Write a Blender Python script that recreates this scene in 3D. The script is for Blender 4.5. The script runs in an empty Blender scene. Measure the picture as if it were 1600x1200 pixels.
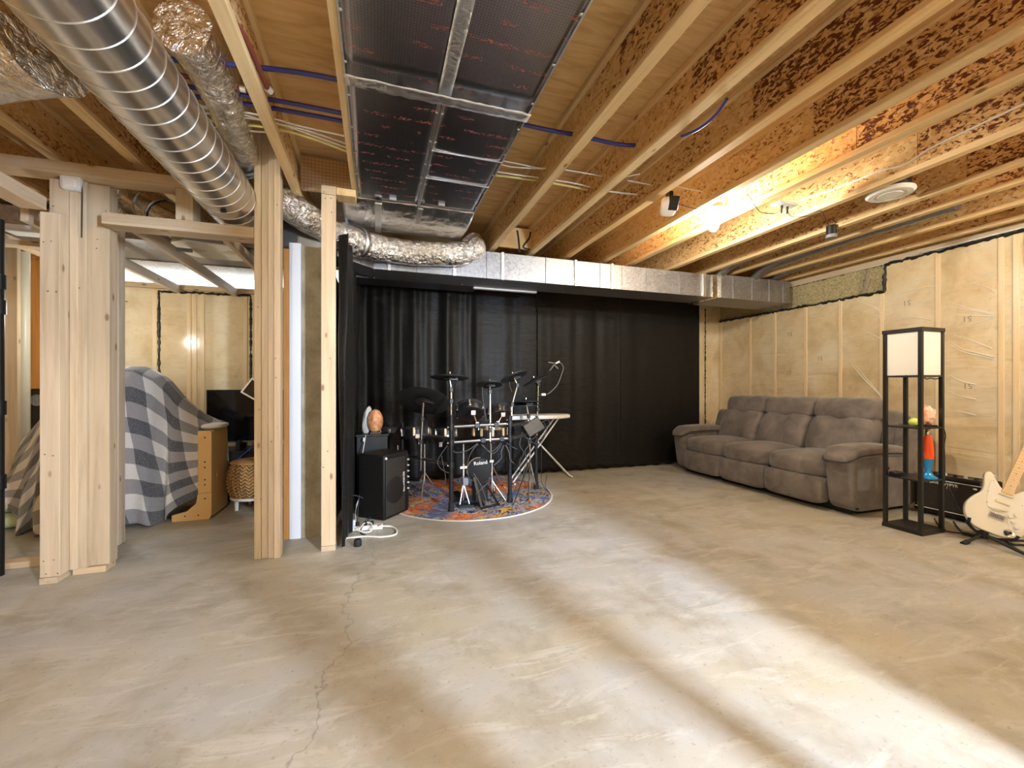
import bpy, bmesh, math, random
from mathutils import Vector, Matrix, noise
R = math.radians
rnd = random.Random(7)
scene = bpy.context.scene
COL = scene.collection

# ------------------------------------------------------------------ camera
CAM_H = 1.2
YAW = math.atan(210 / 645)
cam_d = bpy.data.cameras.new('camera')
cam_d.sensor_width = 36.0
cam_d.lens = 36.0 * 645 / 1600
cam_d.shift_y = 4 / 1600
cam_d.clip_start = 0.05
cam = bpy.data.objects.new('camera', cam_d)
COL.objects.link(cam)
cam.location = (0, 0, CAM_H)
cam.rotation_euler = (R(90), 0, -YAW)
scene.camera = cam

# ------------------------------------------------------------------ view and world
scene.view_settings.view_transform = 'Standard'
scene.view_settings.look = 'None'
scene.view_settings.gamma = 1.0
scene.view_settings.exposure = 1.9
scene.view_settings.use_curve_mapping = False
scene.cycles.max_bounces = 8
scene.cycles.diffuse_bounces = 5
scene.cycles.sample_clamp_indirect = 8.0
w = bpy.data.worlds.new('world')
scene.world = w
w.use_nodes = True
w.node_tree.nodes['Background'].inputs[0].default_value = (0.75, 0.86, 1.0, 1)
w.node_tree.nodes['Background'].inputs[1].default_value = 1.0

# daylight at the window in the end wall behind the camera
def area(name, loc, rot, sx, sy, power, col):
    l = bpy.data.lights.new(name, 'AREA')
    l.shape = 'RECTANGLE'; l.size = sx; l.size_y = sy; l.energy = power; l.color = col
    o = bpy.data.objects.new(name, l); COL.objects.link(o)
    o.location = loc; o.rotation_euler = rot
    return o
area('window_daylight', (2.05, -2.08, 1.80), (R(90), 0, 0), 0.24, 0.9, 150, (0.68, 0.81, 1.0))
LAMP_POWER = {'front': 290.0, 'rear': 520.0, 'side': 400.0, 'den': 60.0}   # radiance of the bulbs' glass

# ------------------------------------------------------------------ pixel rays to world points (1600x1200 frame)
SN, CS = math.sin(YAW), math.cos(YAW)
def ray(px, py):
    u = (px - 800) / 645
    return Vector((SN + u * CS, CS - u * SN, -(py - 604) / 645))
def at_z(px, py, z=0.0):
    d = ray(px, py); return Vector((0, 0, CAM_H)) + d * ((z - CAM_H) / d.z)
def at_x(px, py, x):
    d = ray(px, py); return Vector((0, 0, CAM_H)) + d * (x / d.x)
def at_y(px, py, y):
    d = ray(px, py); return Vector((0, 0, CAM_H)) + d * (y / d.y)

# ------------------------------------------------------------------ materials
MATS = {}
class NT:
    def __init__(self, name):
        self.m = bpy.data.materials.new(name); self.m.use_nodes = True
        self.t = self.m.node_tree; self.n = self.t.nodes; self.n.clear()
        self.out = self.n.new('ShaderNodeOutputMaterial')
        self.b = self.n.new('ShaderNodeBsdfPrincipled')
        self.t.links.new(self.b.outputs[0], self.out.inputs[0])
        MATS[name] = self.m
    def link(self, a, b): self.t.links.new(a, b)
    def set(self, **k):
        names = dict(col='Base Color', rough='Roughness', metal='Metallic', spec='Specular IOR Level', coat='Coat Weight', coatr='Coat Roughness',
                     sheen='Sheen Weight', sheenr='Sheen Roughness', trans='Transmission Weight', ior='IOR', emit='Emission Strength', ecol='Emission Color', alpha='Alpha', sheent='Sheen Tint')
        for a, v in k.items():
            i = self.b.inputs[names[a]]
            if hasattr(v, 'is_linked') or hasattr(v, 'links'): self.link(v, i)
            elif isinstance(v, tuple) and len(v) == 3: i.default_value = (*v, 1)
            else: i.default_value = v
        return self
    def coord(self, kind='Object', scale=(1, 1, 1), loc=(0, 0, 0), rnd_off=False):
        if kind == 'World':
            g = self.n.new('ShaderNodeNewGeometry'); o = g.outputs['Position']
        else:
            g = self.n.new('ShaderNodeTexCoord'); o = g.outputs[kind]
        if rnd_off:
            oi = self.n.new('ShaderNodeObjectInfo'); v = self.n.new('ShaderNodeVectorMath'); v.operation = 'SCALE'
            v.inputs[0].default_value = (13.1, 7.7, 19.3); self.link(oi.outputs['Random'], v.inputs['Scale'])
            a = self.n.new('ShaderNodeVectorMath'); a.operation = 'ADD'; self.link(o, a.inputs[0]); self.link(v.outputs[0], a.inputs[1]); o = a.outputs[0]
        mp = self.n.new('ShaderNodeMapping'); mp.inputs['Scale'].default_value = scale; mp.inputs['Location'].default_value = loc
        self.link(o, mp.inputs[0]); return mp.outputs[0]
    def noise(self, vec, scale=1, detail=3, rough=0.5, dist=0.0, out=0):
        x = self.n.new('ShaderNodeTexNoise'); self.link(vec, x.inputs['Vector'])
        x.inputs['Scale'].default_value = scale; x.inputs['Detail'].default_value = detail
        x.inputs['Roughness'].default_value = rough; x.inputs['Distortion'].default_value = dist
        return x.outputs[out]
    def voro(self, vec, scale=1, feature='F1', out='Distance', rand=1.0):
        x = self.n.new('ShaderNodeTexVoronoi'); x.feature = feature; self.link(vec, x.inputs['Vector'])
        x.inputs['Scale'].default_value = scale; x.inputs['Randomness'].default_value = rand
        return x.outputs[out]
    def ramp(self, fac, stops, interp='LINEAR'):
        x = self.n.new('ShaderNodeValToRGB'); x.color_ramp.interpolation = interp
        e = x.color_ramp.elements
        while len(e) < len(stops): e.new(0.5)
        for s, (p, c) in zip(e, stops):
            s.position = p; s.color = (*c, 1) if isinstance(c, tuple) else (c, c, c, 1)
        self.link(fac, x.inputs[0]); return x.outputs[0]
    def mix(self, fac, a, b, mode='MIX'):
        x = self.n.new('ShaderNodeMix'); x.data_type = 'RGBA'; x.blend_type = mode
        for v, i in ((fac, x.inputs[0]), (a, x.inputs[6]), (b, x.inputs[7])):
            if hasattr(v, 'links'): self.link(v, i)
            elif isinstance(v, tuple): i.default_value = (*v, 1)
            else: i.default_value = v
        return x.outputs[2]
    def math(self, op, a, b=0.0, clamp=False):
        x = self.n.new('ShaderNodeMath'); x.operation = op; x.use_clamp = clamp
        for v, i in ((a, x.inputs[0]), (b, x.inputs[1])):
            if hasattr(v, 'links'): self.link(v, i)
            else: i.default_value = v
        return x.outputs[0]
    def sep(self, vec):
        x = self.n.new('ShaderNodeSeparateXYZ'); self.link(vec, x.inputs[0]); return x.outputs
    def bump(self, h, strength=0.3, dist=0.01):
        x = self.n.new('ShaderNodeBump'); x.inputs['Strength'].default_value = strength; x.inputs['Distance'].default_value = dist
        self.link(h, x.inputs['Height']); self.link(x.outputs[0], self.b.inputs['Normal'])
    def random(self):
        return self.n.new('ShaderNodeObjectInfo').outputs['Random']

def plain(name, col, rough=0.5, metal=0.0, **k):
    return NT(name).set(col=col, rough=rough, metal=metal, **k).m

def lumber(name, axis, light, dark, knots=True):
    t = NT(name)
    sc = [26, 26, 26]; sc[axis] = 1.3
    v = t.coord('Object', tuple(sc), rnd_off=True)
    g = t.noise(v, 1.0, 5, 0.6, 0.6)
    c = t.ramp(g, [(0.3, dark), (0.52, light), (0.75, tuple(min(1, x * 1.12) for x in light))])
    if knots:
        kc = [5, 5, 5]; kc[axis] = 2.2
        kv = t.coord('Object', tuple(kc), rnd_off=True)
        d = t.voro(kv, 1.7)
        f = t.ramp(d, [(0.06, 1.0), (0.12, 0.0)])
        c = t.mix(t.math('MULTIPLY', f, 0.75), c, (0.20, 0.09, 0.035))
    tone = t.ramp(t.random(), [(0.0, (0.86, 0.84, 0.80)), (0.5, (1.0, 1.0, 1.0)), (1.0, (1.0, 0.92, 0.80))])
    c = t.mix(1.0, c, tone, 'MULTIPLY')
    t.set(col=c, rough=0.62, spec=0.25); t.bump(g, 0.08, 0.004)
    return t.m
PINE = ((0.62, 0.51, 0.37), (0.51, 0.40, 0.27))
for i, a in enumerate('xyz'):
    lumber('pine_' + a, i, *PINE)
lumber('flange_y', 1, (0.80, 0.60, 0.33), (0.66, 0.45, 0.21))
lumber('fir_z', 2, (0.62, 0.30, 0.09), (0.48, 0.20, 0.05))
lumber('old_plank_x', 0, (0.42, 0.34, 0.25), (0.30, 0.23, 0.16))

def osb(name, base, light, flake, amount):
    t = NT(name)
    v = t.coord('World', (9, 22, 34))
    wv = t.noise(v, 1.0, 2, 0.5, 0, 1)
    v2 = t.mix(0.25, v, wv)
    n1 = t.voro(t.coord('World', (14, 30, 46)), 1.0, out='Color')
    c = t.mix(t.sep(n1)[0], base, light)
    n2 = t.noise(t.coord('World', (17, 26, 48)), 1.0, 4, 0.62, 0.8)
    big = t.noise(t.coord('World', (1.4, 1.4, 2.0)), 1.0, 2, 0.5)
    f = t.math('ADD', n2, t.math('MULTIPLY', t.math('SUBTRACT', big, 0.5), 0.35))
    f = t.ramp(f, [(amount, 0.0), (amount + 0.06, 1.0)])
    c = t.mix(f, c, flake)
    t.set(col=c, rough=0.6, spec=0.25); t.bump(n2, 0.15, 0.004)
    return t.m
osb('osb_light', (0.66, 0.40, 0.15), (0.80, 0.58, 0.29), (0.26, 0.09, 0.025), 0.565)
osb('osb_dark', (0.62, 0.34, 0.12), (0.80, 0.55, 0.26), (0.13, 0.035, 0.010), 0.49)
osb('osb_plain', (0.50, 0.30, 0.12), (0.66, 0.44, 0.20), (0.34, 0.18, 0.06), 0.66)

t = NT('plywood')
g = t.noise(t.coord('World', (2.2, 14, 1)), 1.0, 4, 0.55, 1.6)
c = t.ramp(g, [(0.3, (0.54, 0.32, 0.12)), (0.55, (0.70, 0.46, 0.20)), (0.8, (0.77, 0.54, 0.27))])
k = t.ramp(t.voro(t.coord('World', (2.5, 5, 1)), 1.0), [(0.04, 1.0), (0.09, 0.0)])
c = t.mix(t.math('MULTIPLY', k, 0.7), c, (0.22, 0.09, 0.03))
t.set(col=c, rough=0.6, spec=0.25)

# concrete slab: mottled grey and tan, speckled, a wandering crack
t = NT('concrete_slab')
p = t.coord('World', (1, 1, 1))
a = t.noise(p, 0.55, 5, 0.6, 0.4)
b = t.noise(p, 2.3, 6, 0.65, 0.2)
c = t.mix(t.ramp(a, [(0.42, 0.0), (0.58, 1.0)]), (0.41, 0.405, 0.385), (0.43, 0.385, 0.285))
c = t.mix(t.ramp(b, [(0.46, 0.0), (0.66, 0.75)]), c, (0.29, 0.25, 0.175))
st = t.noise(t.coord('World', (1.0, 3.2, 1)), 2.6, 6, 0.7, 1.0)
c = t.mix(t.ramp(st, [(0.52, 0.0), (0.64, 0.6)]), c, (0.53, 0.515, 0.46))
c = t.mix(t.ramp(t.noise(p, 1.1, 4, 0.6), [(0.52, 0.0), (0.78, 0.7)]), c, (0.57, 0.56, 0.53))
s = t.noise(p, 42, 3, 0.7)
c = t.mix(t.ramp(s, [(0.60, 0.0), (0.72, 0.55)]), c, (0.22, 0.18, 0.12))
wob = t.noise(p, 1.4, 5, 0.7)
xyz = t.sep(p)
ln = t.math('SUBTRACT', t.math('ADD', xyz[0], t.math('MULTIPLY', t.math('SUBTRACT', wob, 0.5), 0.55)),
            t.math('MULTIPLY', t.math('SUBTRACT', xyz[1], 2.6), 0.12))
crk = t.ramp(t.math('ABSOLUTE', t.math('ADD', ln, 0.12)), [(0.0, 0.55), (0.006, 0.0)])
c = t.mix(crk, c, (0.16, 0.13, 0.10))
t.set(col=c, rough=t.ramp(b, [(0.3, 0.42), (0.7, 0.62)]), spec=0.35)
t.bump(t.math('ADD', b, t.math('MULTIPLY', s, 0.3)), 0.12, 0.01)

t = NT('concrete_wall')
p = t.coord('World', (1, 1, 1))
b = t.noise(p, 5, 6, 0.7)
c = t.ramp(b, [(0.3, (0.20, 0.16, 0.10)), (0.6, (0.34, 0.29, 0.20)), (0.8, (0.42, 0.37, 0.27))])
c = t.mix(t.ramp(t.noise(t.coord('World', (30, 30, 1.2)), 1.0, 3, 0.6), [(0.62, 0.0), (0.7, 0.5)]), c, (0.50, 0.45, 0.36))
t.set(col=c, rough=0.85); t.bump(b, 0.3, 0.01)

t = NT('wool_board')       # the speckled mineral surface of the foundation above the ledge
p = t.coord('World', (1, 1, 1))
b = t.noise(p, 55, 4, 0.7)
c = t.ramp(b, [(0.35, (0.26, 0.21, 0.10)), (0.55, (0.50, 0.43, 0.24)), (0.7, (0.60, 0.52, 0.32))])
t.set(col=c, rough=0.8); t.bump(b, 0.3, 0.008)

# yellow batts behind shiny clear polythene
t = NT('poly_insulation')
p = t.coord('World', (1, 1, 1))
a = t.noise(p, 3.2, 6, 0.62, 0.5)
b = t.noise(p, 14, 4, 0.6)
c = t.ramp(a, [(0.28, (0.56, 0.42, 0.22)), (0.5, (0.72, 0.58, 0.35)), (0.75, (0.80, 0.69, 0.47))])
c = t.mix(t.ramp(b, [(0.58, 0.0), (0.75, 0.4)]), c, (0.46, 0.32, 0.15))
pm = t.coord('World', (1, 1.1, 4.5))
pm.node.inputs['Rotation'].default_value = (R(28), 0, 0)
w1 = t.noise(pm, 1.0, 3, 0.55, 0.8)
pm2 = t.coord('World', (1, 1.3, 5.5), (3, 5, 7))
pm2.node.inputs['Rotation'].default_value = (R(-35), 0, 0)
w2 = t.noise(pm2, 1.0, 3, 0.55, 0.8)
msk = t.ramp(t.noise(p, 0.9, 2, 0.5), [(0.42, 0.0), (0.58, 1.0)])
wr = t.mix(msk, w1, w2)
haze = t.ramp(t.noise(p, 1.6, 3, 0.6, 0.6), [(0.45, 0.0), (0.75, 0.5)])  # the film's milkiness and its pale glare, both mixed into the colour
c = t.mix(haze, c, (0.82, 0.76, 0.62))
t.set(col=c, rough=0.5, spec=0.35, coat=0.9, coatr=0.13)
t.bump(t.math('ADD', wr, t.math('MULTIPLY', t.noise(p, 1.3, 2, 0.5), 1.2)), 0.75, 0.03)
t = NT('poly_stud')
v = t.coord('Object', (24, 24, 1.2), rnd_off=True)
g = t.noise(v, 1, 4, 0.6, 0.4)
c = t.ramp(g, [(0.3, (0.76, 0.58, 0.34)), (0.7, (0.86, 0.70, 0.46))])
t.set(col=c, rough=0.5, spec=0.3, coat=0.6, coatr=0.2); t.bump(t.noise(t.coord('World', (3, 3, 6)), 1.0, 3), 0.4, 0.015)

def metal(name, col, rough, spangle=0.0, wrinkle=0.0, wscale=30.0, stretch=(1, 1, 1), wdist=0.01):
    t = NT(name); cc = col; rr = rough
    if spangle:
        v = t.sep(t.voro(t.coord('World', (1, 1, 1)), 55, out='Color'))[0]
        cc = t.ramp(v, [(0.0, tuple(x * (1 - spangle) for x in col)), (1.0, tuple(min(1, x * (1 + spangle * .4)) for x in col))])
        rr = t.ramp(v, [(0, rough * 0.8), (1, rough * 1.25)])
    t.set(col=cc, rough=rr, metal=1.0)
    if wrinkle:
        a = t.noise(t.coord('World', stretch), wscale, 4, 0.6, 1.2)
        t.bump(a, wrinkle, wdist)
    return t.m
metal('galvanised', (0.40, 0.40, 0.41), 0.50, 0.25)
metal('spiral_steel', (0.66, 0.66, 0.66), 0.27)
metal('seam_steel', (0.72, 0.72, 0.72), 0.32)
metal('foil', (0.80, 0.78, 0.75), 0.20, 0.0, 1.0, 22, wdist=0.03)
metal('foil_smooth', (0.80, 0.78, 0.75), 0.26, 0.0, 0.6, 12, (1, 0.4, 1), wdist=0.02)
metal('brushed_steel', (0.62, 0.56, 0.44), 0.25, 0.05)
metal('chrome', (0.85, 0.85, 0.85), 0.16)
metal('dark_steel', (0.22, 0.22, 0.23), 0.42)
metal('tape', (0.74, 0.74, 0.73), 0.28, 0.0, 0.5, 30)

# reflective board: dark mirror film with a fine printed grid and red print
t = NT('foil_grid')
p = t.coord('World', (1, 1, 1))
xyz = t.sep(p)
def gl(o, step):
    f = t.math('FRACT', t.math('DIVIDE', o, step)); return t.math('LESS_THAN', f, 0.13)
grid = t.math('MAXIMUM', gl(xyz[0], 0.0125), gl(xyz[1], 0.0125))
rowf = t.math('LESS_THAN', t.math('FRACT', t.math('DIVIDE', xyz[1], 0.105)), 0.22)
txt = t.math('GREATER_THAN', t.noise(t.coord('World', (62, 150, 1)), 1.0, 2, 0.5), 0.56)
gap = t.math('GREATER_THAN', t.noise(t.coord('World', (7, 9.5, 1)), 1.0, 1, 0.5), 0.50)
red = t.math('MULTIPLY', t.math('MULTIPLY', rowf, txt), gap)
c = t.mix(t.math('MULTIPLY', grid, 0.55), (0.40, 0.38, 0.39), (0.07, 0.06, 0.06))
c = t.mix(t.math('MULTIPLY', red, 0.75), c, (0.45, 0.06, 0.04))
t.set(col=c, rough=0.27, metal=t.math('SUBTRACT', 1.0, t.math('MULTIPLY', red, 0.8)))
t.bump(t.noise(p, 5, 2), 0.10, 0.02)
t = NT('foil_grid_upright')
p = t.coord('World', (1, 1, 1)); xyz = t.sep(p)
grid = t.math('MAXIMUM', gl(xyz[0], 0.025), gl(xyz[2], 0.025))
c = t.mix(t.math('MULTIPLY', grid, 0.6), (0.62, 0.50, 0.36), (0.16, 0.10, 0.06))  # tan tint puts the reflection of the wood into the foil's colour
t.set(col=c, rough=0.3, metal=0.9); t.bump(t.noise(p, 6, 3), 0.25, 0.02)

# cloth
t = NT('black_satin')
p = t.coord('World', (1, 1, 1))
t.set(col=(0.0088, 0.0078, 0.0066), rough=0.50, spec=0.20, sheen=0.03, sheenr=0.4)
t.bump(t.math('ADD', t.noise(t.coord('World', (5, 5, 16)), 1.0, 4, 0.55, 1.0), t.math('MULTIPLY', t.noise(p, 300, 2), 0.06)), 0.35, 0.02)
t = NT('sofa_velour')
p = t.coord('Object', (1, 1, 1))
a = t.noise(p, 5, 5, 0.6, 0.4); b = t.noise(p, 160, 2, 0.6)
c = t.ramp(a, [(0.3, (0.118, 0.100, 0.088)), (0.55, (0.190, 0.164, 0.146)), (0.8, (0.270, 0.238, 0.214))])
t.set(col=c, rough=0.85, spec=0.2, sheen=0.35, sheenr=0.45); t.bump(t.math('ADD', t.math('MULTIPLY', a, 0.8), t.math('MULTIPLY', b, 0.25)), 0.3, 0.01)
plain('sofa_welt', (0.035, 0.028, 0.024), 0.8)

t = NT('plaid_fleece')
uv = t.coord('UV', (1, 1, 1)); x = t.sep(uv)
fx = t.math('LESS_THAN', t.math('FRACT', t.math('DIVIDE', x[0], 0.235)), 0.5)
fy = t.math('LESS_THAN', t.math('FRACT', t.math('DIVIDE', x[1], 0.235)), 0.5)
ssum = t.math('MULTIPLY', t.math('ADD', fx, fy), 0.5)
c = t.ramp(ssum, [(0.0, (0.74, 0.71, 0.66)), (0.34, (0.30, 0.29, 0.29)), (0.76, (0.075, 0.075, 0.082))], 'CONSTANT')
fz = t.noise(t.coord('World', (1, 1, 1)), 130, 3, 0.7)
c = t.mix(t.ramp(fz, [(0.4, 0.0), (0.75, 0.35)]), c, (0.55, 0.54, 0.53))
t.set(col=c, rough=0.95, spec=0.1, sheen=0.3); t.bump(fz, 0.6, 0.012)

t = NT('rug_print')
p = t.coord('Object', (1, 1, 1))
wv = t.noise(p, 2.6, 3, 0.6, 0.6, 1)
v = t.mix(0.22, p, wv)
n = t.noise(v, 1.9, 4, 0.62, 2.2)
c = t.ramp(n, [(0.0, (0.02, 0.025, 0.06)), (0.33, (0.06, 0.10, 0.25)), (0.38, (0.62, 0.55, 0.42)), (0.42, (0.60, 0.10, 0.05)), (0.455, (0.72, 0.30, 0.08)),
               (0.49, (0.66, 0.15, 0.08)), (0.525, (0.16, 0.22, 0.28)), (0.56, (0.74, 0.42, 0.10)), (0.60, (0.22, 0.28, 0.42)), (0.65, (0.03, 0.03, 0.05)), (0.70, (0.60, 0.50, 0.34))], 'CONSTANT')
big = t.noise(p, 1.3, 1, 0.5)
c = t.mix(t.ramp(big, [(0.44, 0.0), (0.52, 0.95)]), c, t.ramp(t.noise(v, 5, 3, 0.6, 2), [(0.40, (0.10, 0.16, 0.34)), (0.5, (0.42, 0.44, 0.46)), (0.56, (0.03, 0.04, 0.09)), (0.62, (0.66, 0.40, 0.10))], 'CONSTANT'))
t.set(col=c, rough=0.9, spec=0.1); t.bump(t.noise(p, 200, 2), 0.4, 0.004)

t = NT('wicker')
uv = t.coord('UV', (1, 1, 1)); x = t.sep(uv)
row = t.math('FRACT', t.math('ADD', t.math('MULTIPLY', x[1], 30), t.math('MULTIPLY', t.math('ABSOLUTE', t.math('SUBTRACT', t.math('FRACT', t.math('MULTIPLY', x[0], 24)), 0.5)), 1.6)))
band = t.ramp(row, [(0.0, 0.0), (0.5, 1.0), (1.0, 0.0)])
c = t.mix(band, (0.22, 0.10, 0.03), (0.70, 0.44, 0.18))
t.set(col=c, rough=0.7); t.bump(band, 0.9, 0.02)

t = NT('salt_crystal')
p = t.coord('Object', (1, 1, 1)); n = t.noise(p, 22, 4, 0.6)
c = t.ramp(n, [(0.35, (0.62, 0.20, 0.06)), (0.55, (0.80, 0.42, 0.20)), (0.75, (0.90, 0.68, 0.46))])
t.set(col=c, rough=0.4, spec=0.5); t.b.inputs['Subsurface Weight'].default_value = 0.25; t.b.inputs['Subsurface Radius'].default_value = (0.05, 0.02, 0.01); t.bump(n, 0.6, 0.01)
t = NT('pale_crystal')
p = t.coord('Object', (1, 1, 1)); n = t.noise(t.coord('Object', (40, 40, 8)), 1, 3)
t.set(col=t.ramp(n, [(0.3, (0.55, 0.50, 0.42)), (0.7, (0.85, 0.82, 0.75))]), rough=0.4)
t = NT('pink_crystal')
p = t.coord('Object', (1, 1, 1)); n = t.voro(p, 26, out='Color')
t.set(col=t.mix(t.sep(n)[0], (0.80, 0.34, 0.18), (0.92, 0.74, 0.60)), rough=0.35); t.bump(t.voro(p, 26), 0.6, 0.01)

t = NT('tolex'); p = t.coord('Object', (1, 1, 1))
t.set(col=(0.010, 0.009, 0.008), rough=0.55, spec=0.25); t.bump(t.noise(p, 180, 3, 0.6), 0.35, 0.004)
t = NT('grille_mesh'); p = t.coord('Object', (1, 1, 1)); x = t.sep(p)
wv = t.noise(p, 220, 2)
t.set(col=t.ramp(wv, [(0.4, (0.008, 0.007, 0.006)), (0.7, (0.045, 0.037, 0.027))]), rough=0.65); t.bump(wv, 0.4, 0.004)

for nm, col, ro, me in [('black_metal', (0.011, 0.010, 0.009), 0.42, 0.0), ('black_plastic', (0.008, 0.008, 0.008), 0.42, 0.0), ('black_rubber', (0.012, 0.012, 0.012), 0.75, 0.0),
                        ('white_plastic', (0.78, 0.77, 0.74), 0.38, 0.0), ('white_paint', (0.70, 0.72, 0.76), 0.7, 0.0), ('tar', (0.012, 0.012, 0.012), 0.45, 0.0),
                        ('blue_pipe', (0.035, 0.035, 0.20), 0.4, 0.0), ('red_pipe', (0.22, 0.055, 0.035), 0.4, 0.0), ('cable_white', (0.80, 0.77, 0.70), 0.5, 0.0),
                        ('cable_yellow', (0.72, 0.64, 0.22), 0.5, 0.0), ('cable_black', (0.016, 0.016, 0.017), 0.5, 0.0), ('cable_grey', (0.07, 0.068, 0.068), 0.45, 0.0), ('porcelain', (0.86, 0.85, 0.82), 0.2, 0.0),
                        ('blue_gloss', (0.03, 0.30, 0.68), 0.15, 0.3), ('wax_orange', (0.85, 0.10, 0.02), 0.18, 0.0), ('lime_ball', (0.66, 0.78, 0.16), 0.7, 0.0),
                        ('guitar_cream', (0.80, 0.75, 0.62), 0.18, 0.0), ('guitar_guard', (0.82, 0.79, 0.70), 0.25, 0.0), ('pickup_cream', (0.80, 0.72, 0.48), 0.3, 0.0),
                        ('maple', (0.80, 0.52, 0.22), 0.28, 0.0), ('birch_ply', (0.66, 0.42, 0.17), 0.45, 0.0), ('shade_paper', (0.88, 0.85, 0.78), 0.7, 0.0),
                        ('silver_text', (0.75, 0.74, 0.72), 0.4, 0.0), ('screen_black', (0.006, 0.006, 0.007), 0.08, 0.0), ('sage_plush', (0.46, 0.50, 0.28), 0.9, 0.0),
                        ('pvc', (0.62, 0.60, 0.50), 0.4, 0.0), ('dark_hole', (0.01, 0.01, 0.01), 0.9, 0.0), ('drum_wood', (0.60, 0.42, 0.20), 0.35, 0.0), ('mesh_head', (0.055, 0.055, 0.06), 0.6, 0.0),
                        ('grey_metal', (0.20, 0.20, 0.21), 0.45, 0.0), ('ceiling_panel', (0.66, 0.58, 0.42), 0.5, 0.0), ('red_plastic', (0.5, 0.03, 0.02), 0.4, 0.0), ('glass_dark', (0.02, 0.02, 0.02), 0.05, 0.0), ('grey_corrugated', (0.16, 0.145, 0.12), 0.6, 0.0), ('blue_cable', (0.04, 0.08, 0.45), 0.4, 0.0), ('lime_sticker', (0.62, 0.80, 0.08), 0.5, 0.0)]:
    plain(nm, col, ro, me)
t = NT('rubber_cymbal'); t.set(col=(0.016, 0.016, 0.016), rough=0.5, spec=0.4)
t = NT('clear_glass'); t.set(col=(0.95, 0.97, 0.98), rough=0.02, trans=1.0, ior=1.45)
for kk, power in LAMP_POWER.items():
    t = NT('bulb_' + kk); t.set(col=(1, 1, 1), emit=power, ecol=(1.0, 0.945, 0.82))
plain('rack_black', (0.030, 0.031, 0.036), 0.28, 0.6); plain('wood_dark', (0.12, 0.06, 0.025), 0.5); plain('blue_white', (0.62, 0.68, 0.78), 0.4)
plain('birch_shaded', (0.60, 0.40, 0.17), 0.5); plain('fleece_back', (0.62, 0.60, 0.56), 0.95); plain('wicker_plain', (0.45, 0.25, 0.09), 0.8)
metal('bar_steel', (0.34, 0.35, 0.38), 0.32)
plain('print_grey', (0.36, 0.30, 0.20), 0.6)
plain('poly_glint', (0.84, 0.79, 0.68), 0.25, coat=1.0, coatr=0.08)  # pale colour paints the glints along folds of the clear film

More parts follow.
